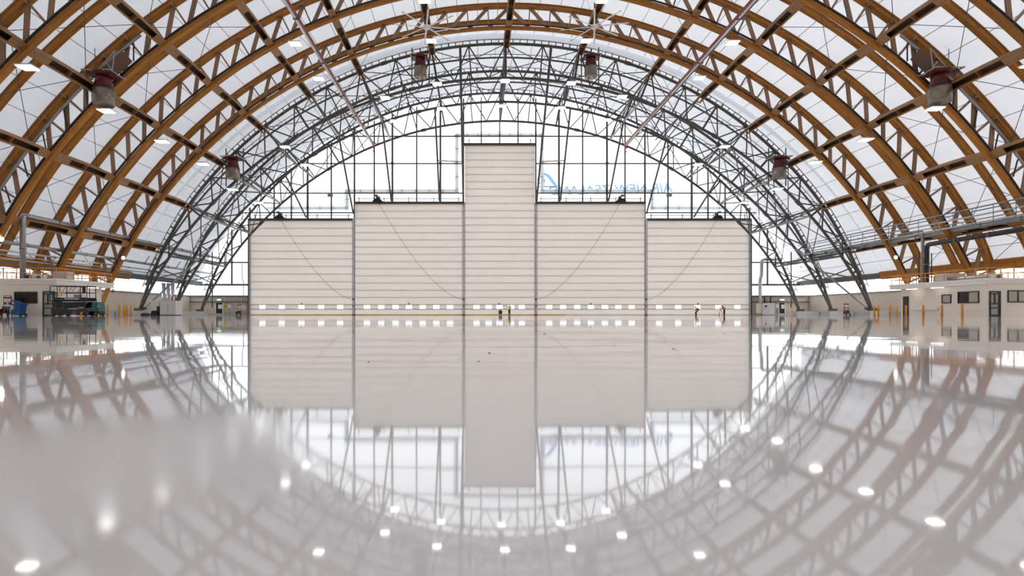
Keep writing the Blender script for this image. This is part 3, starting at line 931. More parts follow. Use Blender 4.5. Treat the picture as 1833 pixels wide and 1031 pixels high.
# ------------------------------------------------------------------ five lifting fabric doors
DOORS = [(-42.0, -24.5, 16.2, 5, 'outer left'), (-24.5, -6.05, 19.0, 7, 'inner left'), (-6.05, 6.05, 28.8, 5, 'tall centre'),
         (6.05, 24.5, 19.0, 7, 'inner right'), (24.5, 42.0, 16.2, 5, 'outer right')]
WINX = [[-39.85, -36.6, -33.3, -30.0, -26.8], [-22.3, -19.9, -17.5, -15.25, -12.95, -10.65, -8.35], [-3.9, -1.85, -0.05, 1.9, 3.7],
        [8.3, 10.65, 13.0, 15.3, 17.65, 19.9, 22.15], [26.75, 29.95, 33.2, 36.7, 39.9]]
yd = DOOR_Y
for k, (x0, x1, zt, nw, wd) in enumerate(DOORS):
    D = mk('door_%d' % (k + 1), None, None, Matrix.Translation(((x0 + x1) / 2, yd, 0)))
    tag(D, '%s pale fabric lifting door of horizontal sections with a row of small windows' % wd, kind='structure')
    xa, xb = x0 + 0.17, x1 - 0.17
    def strip(z0, z1, nm='door_section'):
        m = MB().prism([(yd, z1 - .012), (yd + .012, z1), (yd + .12, z1), (yd + .12, z0), (yd + .012, z0), (yd, z0 + .012)], xa, xb, 'YZ')
        m.build(nm, 'door_fabric', D)
    strip(0.12, 0.97, 'door_skirt')
    # the window section: fabric around openings
    z0, z1 = 0.97, 1.76
    m = MB(); ww = 1.08; xl = xa; wins = WINX[k]
    m.span((xa, yd, 1.70), (xb, yd + .12, z1)); m.span((xa, yd + .05, z0), (xb, yd + .12, z0 + .055)); m.span((xa, yd, z0 + .055), (xb, yd + .12, 1.04))
    for xw in wins:
        m.span((xl, yd, 1.04), (xw - ww / 2, yd + .12, 1.70)); xl = xw + ww / 2
    m.span((xl, yd, 1.04), (xb, yd + .12, 1.70))
    m.build('window_section', 'door_fabric', D)
    for xw in wins: blk('window_pane', (xw - ww / 2, yd + .06, 1.04), (xw + ww / 2, yd + .075, 1.70), 'door_window', D)
    seams = [0.97, 1.76]
    n = max(1, round((zt - 0.35 - 1.76) / 1.24)); h = (zt - 0.35 - 1.76) / n
    for i in range(n): strip(1.76 + h * i, 1.76 + h * (i + 1)); seams.append(1.76 + h * (i + 1))
    for z in seams[:-1]: blk('seam_bar', (xa, yd - .012, z - .015), (xb, yd + .06, z + .03), 'seam', D)
    blk('head_beam', (x0, yd - .12, zt - .36), (x1, yd + .35, zt + .06), 'steel', D)
    if k < 4:
        blk('bottom_seal', (xa, yd - .03, 0.0), (xb if k < 3 else 11.0, yd + .14, .12), 'yellow', D)
        if k == 3: blk('bottom_seal', (11.0, yd - .03, 0), (xb, yd + .14, .12), 'door_fabric', D)
    else: blk('bottom_seal', (xa, yd - .03, 0), (xb, yd + .14, .12), 'door_fabric', D)
    # lifting shaft with brackets above the head
    rod('lift_shaft', (x0 + .5, yd, zt + .55), (x1 - .5, yd, zt + .55), .05, 'pipe_dark', D)
    nb = int((x1 - x0) / 4.6) + 1
    for i in range(nb):
        xx = x0 + .9 + (x1 - x0 - 1.8) * i / max(1, nb - 1)
        bar('shaft_bracket', (xx, yd, zt), (xx, yd, zt + .8), .12, .12, 'steel', D, up=(0, 1, 0))
    # small hook above the window row
    xc = (x0 + x1) / 2 - (0.15 if k == 2 else 0)
    blk('hook', (xc - .1, yd - .1, 1.82), (xc + .1, yd, 2.02), 'black', D)
# guide posts between the doors
for x, zt, tall, w in ((-24.5, 16.0, 2.2, 'between the outer and inner left doors'), (-6.05, 18.8, 2.2, 'left of the tall centre door'), (6.05, 18.8, 2.2, 'right of the tall centre door'), (24.5, 16.0, 2.2, 'between the inner and outer right doors')):
    t = thing('door_guide_post', 'slim pale metal door guide post %s' % w, 'guide post', (x, yd, 0), 'door guide posts')
    for dx in (-.18, .18): bar('guide_rail', (x + dx, yd - .1, 0), (x + dx, yd - .1, zt), .05, .26, 'steel', t, up=(0, 1, 0))
    bar('post_face', (x, yd - .12, 0.1), (x, yd - .12, zt + .15), .31, .3, 'cabinet', t, up=(0, 1, 0))
    blk('roller_box', (x - .14, yd - .36, 1.3), (x + .14, yd - .1, 1.75), 'steel_light', t)
    blk('base_shoe', (x - .2, yd - .3, 0), (x + .2, yd - .05, .14), 'black', t)
    blk('cable_anchor', (x - .12, yd - .36, 2.5), (x + .12, yd - .1, 2.8), 'steel', t)
for s in (-1, 1):
    t = bar('door_side_post', (s * 42.1, yd - .05, 0), (s * 42.1, yd - .05, 16.2), .22, .4, 'steel', None, up=(0, 1, 0))
    tag(t, 'dark grey post at the outer edge of the %s door' % ('outer left' if s < 0 else 'outer right'), 'post')
# hoist motors and their hanging cables
for x, zt, xe, w in ((-37.0, 16.2, -24.75, 'outer left'), (-20.6, 19.0, -6.3, 'inner left'), (20.4, 19.0, 6.3, 'inner right'), (36.6, 16.2, 24.75, 'outer right')):
    sgn = 1 if xe > x else -1
    t = thing('door_hoist', 'dark hoist motor on the head of the %s door' % w, 'hoist', (x, yd, zt), 'door hoists')
    MB().prism([(x - sgn * .7, zt + .06), (x - sgn * .25, zt + .5), (x + sgn * .5, zt + .5), (x + sgn * 1.0, zt + .06)], yd - .55, yd + .1).build('hoist_cradle', 'black', t)
    MB().tube([(x - .1, yd - .25, zt + .72), (x + sgn * .55, yd - .25, zt + .62)], .26, 12).build('motor', 'steel', t)
    MB().box((x - sgn * .1, yd - .25, zt + 1.0), (.55, .4, .3)).build('gearbox', 'steel', t)
    pts = []
    for i in range(17):
        u = i / 16
        pts.append((x + sgn * .3 + (xe - x - sgn * .3) * u, yd - .28, zt - .2 + (2.65 - zt + .2) * (1 - (1 - u) ** 1.55)))
    MB().tube(pts, .028, 5).build('hoist_cable', 'cable', t)

# ------------------------------------------------------------------ silver air duct stepping along the door heads, with its rail
def step_path(s, z_off, x_off):
    q = [(s * 39.6, 18.25 + z_off), (s * (25.95 - x_off), 18.25 + z_off), (s * (25.95 - x_off), 21.15 + z_off), (s * (7.25 - x_off), 21.15 + z_off), (s * (7.25 - x_off), 30.65 + z_off), (0, 30.65 + z_off)]
    return q
for s, w in ((-1, 'left'), (1, 'right')):
    t = thing('air_duct', 'silver round duct stepping along the door heads on the %s of the end wall' % w, 'duct', (s * 20, END_Y + .5, 18), 'end wall ducts')
    q = step_path(s, 0, 0); yq = END_Y + .6
    for (a, b) in zip(q[:-1], q[1:]):
        rod('duct_length', (a[0], yq, a[1]), (b[0], yq, b[1]), .30, 'duct_glare', t, 12)
        L = math.dist(a, b); nj = int(L / 2.4)
        for i in range(1, nj + 1):
            u = i / (nj + 1); c = Vector((a[0] + (b[0] - a[0]) * u, yq, a[1] + (b[1] - a[1]) * u)); dv = Vector((b[0] - a[0], 0, b[1] - a[1])).normalized()
            rod('duct_collar', c - dv * .06, c + dv * .06, .335, 'steel_light', t, 12)
    for c in q[1:-1]:
        MB().lathe((c[0], yq, c[1]), [(0.02, -.36), (.3, -.3), (.4, 0), (.3, .3), (0.02, .36)], 12, 'Y').build('duct_elbow', 'duct_glare', t)
    r = step_path(s, .55, -.45)
    for (a, b) in zip(r[:-1], r[1:]): rod('duct_rail', (a[0], yq, a[1]), (b[0], yq, b[1]), .045, 'steel_light', t, 6)
    bx = MB().span((s * 28.1, END_Y - .5, 18.75 + 1.2), (s * 29.0, END_Y - .3, 20.6)).build('junction_box', 'steel_light')
    tag(bx, 'small grey junction box on the end glazing, %s side' % w, 'box')

# ------------------------------------------------------------------ sign on the outside of the glazing, read in reverse from inside
S = thing('airline_sign', 'large pale blue AIR NEW ZEALAND lettering and emblem seen in reverse through the end glazing', 'sign', (18, END_Y + 1.4, 21))
M = Matrix.Translation((19.2, END_Y + 1.4, 21.65)) @ Matrix.Rotation(rad(-1.5), 4, 'Y') @ Matrix.Rotation(math.pi, 4, 'Z') @ Matrix.Rotation(math.pi / 2, 4, 'X')
text_mesh('lettering', 'AIR NEW ZEALAND', 1.6, 21.4, 'sign_film', M, S, extrude=0.02, shear=0.12, bold=0.018)
for xs_ in (9.2, 14.0, 18.1, 21.15, 24.5, 28.4):
    bar('sign_bracket', (xs_, END_Y, 21.35), (xs_, END_Y + 1.39, 21.35), .05, .05, 'steel_light', S)
for xs_ in (7.6, 9.4): bar('sign_bracket', (xs_, END_Y, 22.1), (xs_, END_Y + 1.39, 22.1), .05, .05, 'steel_light', S)
def ribbon(path, widths, nm):
    m = MB()
    for i, (x, z) in enumerate(path):
        a = Vector(path[max(0, i - 1)]); b = Vector(path[min(len(path) - 1, i + 1)])
        t_ = (b - a).normalized(); nrm = Vector((-t_.y, t_.x)) * widths[i] / 2
        for sg in (1, -1):
            for yy in (END_Y + 1.4, END_Y + 1.42):
                m.v.append(Vector((x + sg * nrm.x, yy, z + sg * nrm.y)))
    for i in range(len(path) - 1):
        b, e = 4 * i, 4 * i + 4
        for k, k2 in ((0, 1), (1, 3), (3, 2), (2, 0)): m.face((b + k, b + k2, e + k2, e + k))
    m.face((0, 1, 3, 2)); b = 4 * (len(path) - 1); m.face((b, b + 1, b + 3, b + 2))
    m.build(nm, 'sign_film', S)
sp = []; wd = []
for i in range(22):                                   # curled fern frond: a spiral that runs out into a sweeping tail
    u = i / 21; a = rad(210 - 420 * u); r = 0.12 + 0.62 * u
    sp.append((7.35 + r * math.cos(a), 23.2 + r * math.sin(a))); wd.append(0.18 + .16 * u)
ribbon(sp, wd, 'emblem_curl')
ribbon([(7.0, 24.15), (7.7, 24.3), (8.4, 23.95), (9.0, 23.2), (9.5, 22.5), (10.0, 22.15)], [.15, .4, .55, .6, .5, .1], 'emblem_tail')
ribbon([(6.4, 22.0), (7.4, 22.1), (8.6, 22.1), (9.9, 22.15)], [.15, .25, .28, .12], 'emblem_base')
# ------------------------------------------------------------------ floodlights under the roof
_fl = {}
def floodlight(x, y, z, label, hang=1.6, group='hanging floodlights'):
    t = thing('floodlight', label, 'floodlight', (x, y, z), group)
    if not _fl:
        _fl['body'] = MB().span((-.62, -.5, 0), (.62, .5, .10)).span((-.35, -.3, .10), (.35, .3, .2)).mesh('housing', 'cabinet')
        _fl['lens'] = MB().span((-.56, -.44, -.03), (.56, .44, 0.005)).mesh('lens', 'led')
        _fl['cab'] = MB().tube([(0, 0, .1), (0, 0, 1.6)], .012, 5).mesh('suspension_wire', 'cable')
    M = Matrix.Translation((x, y, z))
    mk('housing', _fl['body'], t, M); mk('lens', _fl['lens'], t, M)
    for dx in (-.5, .5): mk('suspension_wire', _fl['cab'], t, M @ Matrix.Translation((dx, 0, 0)) @ Matrix.Diagonal((1, 1, hang / 1.6, 1)))
    return t
rows = [(-37, 18.3, 'lowest left row'), (-23, 28.6, 'upper left row'), (-9.4, 33.15, 'row just left of the crown'), (9.3, 33.15, 'row just right of the crown'), (23, 28.7, 'upper right row'), (37, 18.5, 'lowest right row')]
for x, z, w in rows:
    for k, y in enumerate((65.8, 57.3, 48.65, 40.1)):
        if not inview((x, y, z), mx=130, my=110): continue
        top = ZC + math.sqrt(RL ** 2 - x * x)
        floodlight(x, y, z, 'bright flat floodlight of the %s, %s from the steel trusses' % (w, ORD[k]), max(.5, top - z))
for yy, w in ((72.5, 'on the near steel truss'), (81.2, 'on the middle steel truss')):
    for x, z, v in ((-36.4, 16.75, 'lowest left'), (-29.4, 22.4, 'second from lowest on the left'), (-16.1, 28.95, 'third up on the left'), (-9.15, 30.8, 'just left of the crown'), (-.1, 31.2, 'at the crown'), (8.7, 30.9, 'just right of the crown'), (15.45, 29.1, 'third up on the right'), (29.1, 22.45, 'second from lowest on the right'), (36.1, 16.8, 'lowest right')):
        top = ZC + math.sqrt(50.6 ** 2 - x * x) if abs(x) < 30 else z + 1.5
        floodlight(x, yy, z, 'bright flat floodlight %s, %s' % (w, v), max(.3, top - z), 'floodlights on the steel trusses')
for x, y, z, w in ((-46.7, 49.0, 6.9, 'above the left office'), (-46.5, 65.6, 6.95, 'on the left arch beside the office end'), (-45.2, 84.3, 7.1, 'low on the left among the steel trusses'), (45.9, 83.9, 7.05, 'low on the right among the steel trusses'), (46.5, 65.5, 7.0, 'on the right arch above the office end')):
    t = thing('spotlight', 'small glaring spotlight %s' % w, 'spotlight', (x, y, z), 'small wall spotlights')
    MB().lathe((x, y + .12, z), [(.10, .12), (.20, .05), (.22, -.08)], 12, 'Y').build('spot_housing', 'steel', t)
    MB().lathe((x, y, z), [(.2, 0.03), (.19, 0.0), (.02, -.02)], 12, 'Y').build('spot_lens', 'spot', t)
    bar('spot_bracket', (x, y + .2, z), (x + (-.4 if x < 0 else .4), y + .3, z + .5), .06, .06, 'steel', t)

# ------------------------------------------------------------------ red and silver drum fans
def drum_fan(x, y, zb, label, mount):
    t = thing('drum_fan', label, 'extractor fan', (x, y, zb), 'red drum fans')
    r = .83
    MB().lathe((x, y, zb), [(.70, .03), (.76, .0), (r, .02), (r + .02, .3), (r + .02, 1.38), (r - .02, 1.42)], 28).build('drum_cowl', 'drum', t)
    MB().lathe((x, y, zb), [(r + .035, 1.30), (r + .035, 1.40)], 28, caps=False).build('rim_band', 'steel', t)
    MB().lathe((x, y, zb), [(r - .03, 1.42), (.62, 2.35), (.60, 2.55)], 28).build('red_cone', 'red', t)
    MB().lathe((x, y, zb), [(.60, 2.5), (.98, 2.62), (1.0, 2.78), (.6, 2.86)], 28).build('red_hood', 'red', t)
    MB().box((x, y, zb + 2.62), (2.1, 1.5, .16)).build('mounting_plate', 'red', t)
    for sy in (-.85, .85): bar('support_rail', (x - 1.35, y + sy, zb + 2.78), (x + 1.35, y + sy, zb + 2.78), .09, .09, 'pipe_grey', t)
    for sx in (-1.2, 1.2): bar('support_rail', (x + sx, y - 1.1, zb + 2.72), (x + sx, y + 1.1, zb + 2.72), .09, .09, 'pipe_grey', t)
    s = -1 if x > 0 else 1
    if mount == 'arch':
        a = Vector((x + s * 1.3, y - .8, zb + 2.78)); b = Vector((x + s * 1.3, y - .5, zb + 4.6)); c = Vector((x + s * .4, y - .2, zb + 3.6))
        rod('support_tube', a, b, .05, 'pipe_grey', t); rod('support_tube', b, Vector((x, y - .6, zb + 2.9)), .05, 'pipe_grey', t); rod('support_tube', c, a, .04, 'pipe_grey', t)
        rod('hang_rod', (x - s * .7, y, zb + 2.8), (x - s * .9, y, zb + 7.4), .03, 'cable', t)
        MB().box((x + s * .9, y + .6, zb + 3.9), (2.2, .08, 1.3), Matrix.Rotation(s * rad(-42), 4, 'Y')).build('timber_gusset', 'web', t)
    else:
        for sx in (-1.15, 1.15):
            rod('support_tube', (x + sx, y + .5, zb - .9), (x + sx, y + .5, zb + 4.2), .08, 'steel', t)
    return t
drum_fan(-36.8, 48.0, 18.55, 'large red and silver drum fan under the third timber arch on the left', 'arch')
drum_fan(36.9, 48.0, 18.75, 'large red and silver drum fan under the third timber arch on the right', 'arch')
drum_fan(-36.2, 72.2, 18.1, 'red and silver drum fan low on the near steel truss, left side', 'steel')
drum_fan(36.2, 72.2, 18.15, 'red and silver drum fan low on the near steel truss, right side', 'steel')
drum_fan(-11.4, 72.3, 31.55, 'red and silver drum fan high on the steel truss left of the crown', 'steel')
drum_fan(11.25, 72.3, 31.6, 'red and silver drum fan high on the steel truss right of the crown', 'steel')

# ------------------------------------------------------------------ two big slow ceiling fans
def big_fan(x, y, z, a0, w):
    t = thing('ceiling_fan', 'very large white eight-blade ceiling fan %s of the crown' % w, 'ceiling fan', (x, y, z), 'large ceiling fans')
    MB().lathe((x, y, z), [(.1, -.25), (.3, -.2), (.34, .0), (.3, .15), (.14, .25)], 16).build('hub', 'blade', t)
    rod('drop_rod', (x, y, z + .2), (x, y, z + 2.6), .06, 'pipe_dark', t)
    MB().box((x, y, z + .55), (.34, .34, .5)).build('motor', 'black', t)
    for k in range(4):
        a = rad(45 + 90 * k)
        rod('guy_wire', (x + .2 * math.cos(a), y + .2 * math.sin(a), z + .8), (x + 1.6 * math.cos(a), y + 1.6 * math.sin(a), z + 2.4), .012, 'cable', t, 5)
    for k in range(8):
        a = a0 + k * math.pi / 4; d = Vector((math.cos(a), math.sin(a), 0))
        b = bar('fan_blade', Vector((x, y, z)) + d * .3, Vector((x, y, z)) + d * 3.6, .17, .035, 'blade', t, up=Vector((-.25 * d.y, .25 * d.x, 1)))
        bar('blade_tip', Vector((x, y, z)) + d * 3.58, Vector((x, y, z)) + d * 3.74, .18, .05, 'orange', t)
big_fan(-9.45, 60.0, 31.8, rad(8), 'left'); big_fan(9.05, 60.0, 31.85, rad(-12), 'right')

# ------------------------------------------------------------------ two long rails hung lengthwise under the roof
for s, x, w in ((-1, -20.2, 'left'), (1, 19.8, 'right')):
    y0, y1, z = 22.0, 86.0, 26.9
    t = thing('overhead_rail', 'long white and red rail hung lengthwise under the roof on the %s' % w, 'rail', (x, y0, z), 'overhead rails')
    for k, (ya, yb) in enumerate(((y0, 44), (44, 55), (55, 66), (66, y1))):
        wd = (.17, .16, .15, .135)[k] if s > 0 else .15
        MB().tube([(x - .10, ya, z), (x - .10, yb, z)], wd, 10).build('white_tube', 'white', t)
        MB().box((x + .17 if s < 0 else x - .34, (ya + yb) / 2, z - .02), (.13, yb - ya, .22)).build('red_flange', 'red_rail', t)
        if s > 0: MB().box((x + .13, (ya + yb) / 2, z), (.08, yb - ya, .2)).build('dark_flange', 'steel', t)
    for ya in ARCH_Y[:4] + STEEL_Y[:1]:
        R_ = RL if ya in ARCH_Y else RIf(24)
        for dx in (-2.6, 3.2):
            xx = x + dx; zz = ZC + math.sqrt(R_ ** 2 - xx * xx)
            rod('hang_cable', (x, ya, z + .1), (xx, ya, zz), .022, 'cable', t, 5)
        blk('clamp', (x - .28, ya - .12, z - .16), (x + .28, ya + .12, z + .2), 'steel', t)
    MB().lathe((x, y1 + .1, z - .35), [(.02, -.22), (.2, -.12), (.22, .1), (.05, .24)], 12).build('red_buffer', 'red_bright', t)
    rod('hook_line', (x, y1 + .1, z - .5), (x, y1 + .1, z - .95), .02, 'cable', t, 5)
    MB().lathe((x, y1 + .1, z - 1.05), [(.02, -.13), (.13, 0), (.02, .13)], 10).build('hook_block', 'black', t)

# ------------------------------------------------------------------ pipes along the sides
def long_pipe(name, label, pts, r, mat, group='service pipes', clips=True, n=10):
    t = thing(name, label, 'pipe', pts[0], group)
    MB().tube(bend(pts, 2.2 * r), r, n).build('pipe', mat, t)
    if clips:
        for a, b in zip(pts[:-1], pts[1:]):
            a, b = Vector(a), Vector(b); L = (b - a).length; k = int(L / 4.2)
            for i in range(1, k + 1):
                c = a + (b - a) * i / (k + 1); d = (b - a).normalized()
                if inview(c, mx=60, my=60): rod('pipe_collar', c - d * .05, c + d * .05, r * 1.18, 'steel_light', t)
    return t
def bend(pts, r):
    """round the corners of a path"""
    pts = [Vector(p) for p in pts]; out = [pts[0]]
    for i in range(1, len(pts) - 1):
        a, b, c = pts[i - 1], pts[i], pts[i + 1]
        d0 = (a - b).normalized(); d1 = (c - b).normalized(); rr = min(r, (a - b).length * .45, (c - b).length * .45)
        for k in range(6):
            u = k / 5
            p = (b + d0 * rr) * (1 - u) ** 2 + b * 2 * u * (1 - u) + (b + d1 * rr) * u ** 2
            out.append(p)
    out.append(pts[-1]); return out
long_pipe('air_pipe', 'fat silver pipe climbing from the left office roof and running along the purlin', [(-46.1, 50.6, 3.13), (-46.1, 50.6, 9.3), (-46.45, 51.4, 9.45), (-46.45, 74.5, 9.4), (-46.45, 90, 9.4)], .24, 'pipe_grey')
for z, r, mt, w in ((6.9, .17, 'pipe_grey', 'thick grey pipe, topmost of the low rack on the left'), (6.15, .085, 'galv', 'thin bright pipe under the thick one on the left rack'), (5.78, .06, 'pipe_grey', 'thin grey pipe in the middle of the left rack'), (5.45, .06, 'galv', 'thin bright pipe low on the left rack'), (5.1, .05, 'pipe_blue', 'thin blue pipe at the bottom of the left rack')):
    long_pipe('rack_pipe', w, [(-48.0 - (6.9 - z) * .5, 33, z), (-48.0 - (6.9 - z) * .5, 90, z)], r, mt)
for z, xo, r, mt, w in ((10.5, 44.6, .07, 'steel_light', 'thin grey top rail of the hung rack on the right'), (10.25, 44.9, .05, 'pipe_blue', 'thin blue pipe just under the top rail on the right'), (9.85, 45.2, .085, 'galv', 'upper bright pipe of the right hung rack'), (9.5, 45.5, .06, 'pipe_grey', 'second bright pipe of the right hung rack'), (9.2, 45.6, .10, 'galv', 'third bright pipe of the right hung rack'), (8.98, 46.2, .24, 'pipe_grey', 'fat grey pipe at the bottom of the right hung rack')):
    long_pipe('rack_pipe', w, [(xo, 34, z), (xo, 82, z)], r, mt)
t = thing('pipe_hangers', 'row of thin metal hanger frames carrying the right pipe rack', 'hangers', (45, 35, 8))
for i in range(18):
    yy = 36 + 2.16 * i
    rod('hanger_rod', (44.55, yy, 8.6), (44.55, yy, 10.5), .035, 'steel_light', t, 6)
    rod('hanger_rod', (44.55, yy, 8.6), (46.0, yy, 8.6), .035, 'steel_light', t, 6)
long_pipe('drain_pipe', 'fat black pipe running above the right office and turning down to it', [(45.3, 34, 7.9), (45.3, 59.6, 7.75), (45.3, 59.6, 3.44)], .25, 'pipe_brown')
long_pipe('air_pipe', 'grey pipe dropping to the right office roof beside the black one', [(45.7, 64, 9.4), (45.7, 60.6, 9.4), (45.7, 60.6, 3.44)], .17, 'pipe_grey')
for xo, w in ((44.95, 'left of the black drop pipe'), (46.35, 'right of the grey drop pipe')):
    long_pipe('rack_pipe', 'thin black upright pipe %s' % w, [(xo, 60.2, 3.44), (xo, 60.2, 6.9)], .05, 'pipe_dark', clips=False)
# slanting black stays under the left low purlin
for k, yy in enumerate((54.0, 62.6, 71.0, 78.5)):
    t = rod('pipe_stay', (-46.6, yy, 7.7), (-47.9, yy + 1.2, 6.9), .05, 'pipe_dark')
    tag(t, 'short black slanting stay above the left pipe rack, %s from the viewer' % ORD[k], 'stay', 'pipe rack stays')
# ------------------------------------------------------------------ offices under the side walls
def window_unit(parent, name, c0, c1, z0, z1, panes, axis, face, glass='glass_dark'):
    """black-framed window on a wall; axis 'X': wall faces the viewer at y=face; axis 'Y': wall faces the hall at x=face"""
    w = mk(name, None, parent, Matrix.Translation((c0, face, z0) if axis == 'X' else (face, c0, z0)))
    sg = -1 if axis == 'X' else (-1 if face > 0 else 1)
    def b(nm, a0, a1, b0, b1, d0, d1, mt):
        if axis == 'X': blk(nm, (a0, face + sg * d0, b0), (a1, face + sg * d1, b1), mt, w)
        else: blk(nm, (face + sg * d0, a0, b0), (face + sg * d1, a1, b1), mt, w)
    f = .085
    b('frame_head', c0, c1, z1 - f, z1, 0, .07, 'frame_black'); b('frame_sill', c0, c1, z0, z0 + f, 0, .07, 'frame_black')
    b('frame_jamb', c0, c0 + f, z0, z1, 0, .07, 'frame_black'); b('frame_jamb', c1 - f, c1, z0, z1, 0, .07, 'frame_black')
    L = (c1 - c0)
    for i in range(panes):
        a0, a1 = c0 + L * i / panes, c0 + L * (i + 1) / panes
        g = glass[i % len(glass)] if isinstance(glass, tuple) else glass
        b('pane', a0 + (f if i == 0 else f / 2), a1 - (f if i == panes - 1 else f / 2), z0 + f, z1 - f, .0, .02, g)
        if i: b('frame_mullion', a0 - f / 2, a0 + f / 2, z0 + f, z1 - f, 0, .07, 'frame_black')
    return w

def office(s, yn, ye, label):
    X, XR, YS, XO = 42.3, 43.5, yn + 3.6, 51.0
    O = thing('office', label, 'office', (s * 46, yn, 0))
    fc = MB().span((s * X, yn, 0), (s * XO, yn + .15, 3.0)); fc.build('front_wall', 'office', O)
    MB().span((s * X, yn + .15, 0), (s * (X + .15), YS, 3.0)).build('side_wall', 'office', O)
    MB().span((s * X, YS, 0), (s * (XR + .15), YS + .12, 3.0)).build('return_wall', 'office', O)
    MB().span((s * XR, YS + .12, 0), (s * (XR + .15), ye - .15, 3.0)).build('recessed_wall', 'office', O)
    MB().span((s * XR, ye - .15, 0), (s * XO, ye, 3.0)).build('end_wall', 'office', O)
    MB().span((s * X, yn, 3.0), (s * XO, ye, 3.12)).build('roof_slab', 'office_white', O)
    # stepped fascia round the roof
    for nm, z0, z1, o in (('fascia_board', 2.98, 3.24, .05), ('fascia_cap', 3.24, 3.42, .11), ('fascia_strip', 2.9, 2.98, .09)):
        MB().span((s * (X - o), yn - o, z0), (s * XO, yn + .1, z1)).build(nm, 'office_white' if o > .1 else 'office', O)
        MB().span((s * (X - o), yn + .1, z0), (s * (X + .12), ye + o, z1)).build(nm, 'office_white', O)
        MB().span((s * (X + .12), ye - .1, z0), (s * XO, ye + o, z1)).build(nm, 'office_white', O)
    return O
OL = office(-1, 49.7, 57.45, 'low beige office block with an orange railed roof on the left')
OR = office(1, 49.3, 60.85, 'long low pale office block with an orange railed roof on the right')
window_unit(OL, 'window', -46.1, -44.0, 1.14, 2.21, 2, 'X', 49.7)
window_unit(OR, 'window', 50.1, 52.3, 1.2, 2.3, 2, 'Y', 42.3, ('blind', 'glass_dark'))
window_unit(OR, 'window', 54.4, 55.5, 1.25, 2.15, 1, 'Y', 43.5, 'blind')
window_unit(OR, 'window', 44.1, 46.9, 1.22, 2.32, 3, 'X', 49.3, 'blind')
def glass_door(parent, x0, x1, y):
    d = mk('glazed_door', None, parent, Matrix.Translation((x0, y, 0)))
    f = .1
    for nm, a, b in (('door_jamb', (x0, y, 0), (x0 + f, y - .08, 2.25)), ('door_jamb', (x1 - 2 * f, y, 0), (x1, y - .08, 2.25)), ('door_head', (x0, y, 2.15), (x1, y - .08, 2.25)),
                     ('door_rail', (x0, y, 1.95), (x1, y - .08, 2.05)), ('door_rail', (x0, y, 1.05), (x1, y - .08, 1.16)), ('door_rail', (x0, y, .68), (x1, y - .08, .76)), ('door_rail', (x0, y, 0), (x1, y - .08, .1)), ('door_stile', (x0 + .42, y, 1.1), (x0 + .52, y - .08, 2.0))):
        blk(nm, a, b, 'frame_black', d)
    blk('door_pane', (x0 + f, y, .1), (x1 - f, y - .02, 2.15), 'blind', d)
glass_door(OL, -43.5, -42.4, 49.7); glass_door(OR, 42.45, 43.45, 49.3)
d = mk('side_door', None, OR, Matrix.Translation((43.5, 59.6, 0)))
blk('door_leaf', (43.5, 59.7, 0), (43.44, 60.55, 2.12), 'frame_black', d); blk('door_frame', (43.5, 59.6, 0), (43.46, 59.7, 2.2), 'office_white', d); blk('door_frame', (43.5, 60.55, 0), (43.46, 60.65, 2.2), 'office_white', d); blk('door_frame', (43.5, 59.6, 2.12), (43.46, 60.65, 2.2), 'office_white', d)
MB().span((43.5, 55.9, .62), (43.3, 58.9, .86)).build('wall_bumper', 'white', OR)
for k, yy in enumerate((55.2, 55.9, 57.2, 57.9, 58.5, 59.1)): MB().lathe((43.5, yy, 2.02), [(.05, 0), (.06, -.04), (.02, -.08)], 10, 'X').build('wall_knob', 'white', OR)
for k, yy in enumerate((54.6, 55.4, 56.1)): MB().lathe((-43.5, yy, 2.02), [(.02, .08), (.06, .04), (.05, 0)], 10, 'X').build('wall_knob', 'white', OL)
for s, yy, w in ((-1, 55.4, 'under the left office eaves'), (1, 55.4, 'under the right office eaves, nearer the viewer'), (1, 58.6, 'under the right office eaves, farther from the viewer')):
    t = thing('batten_light', 'lit strip light %s' % w, 'strip light', (s * 42.9, yy, 2.85), 'office strip lights')
    MB().span((s * 42.82, yy - .75, 2.86), (s * 42.98, yy + .75, 2.995)).build('batten_body', 'white', t)
    MB().span((s * 42.85, yy - .72, 2.82), (s * 42.95, yy + .72, 2.86)).build('batten_tube', 'batten', t)
t = thing('security_camera', 'small white and black security camera at the end of the left office', 'camera', (-42.4, 57.5, 2.6))
MB().lathe((-42.45, 57.7, 2.62), [(.02, -.16), (.12, -.08), (.13, .02)], 12).build('dome', 'black', t)
MB().lathe((-42.45, 57.7, 2.64), [(.15, .0), (.15, .12), (.05, .2)], 12).build('housing', 'white', t)
bar('bracket', (-42.45, 57.4, 2.8), (-42.45, 57.75, 2.8), .06, .06, 'white', t)

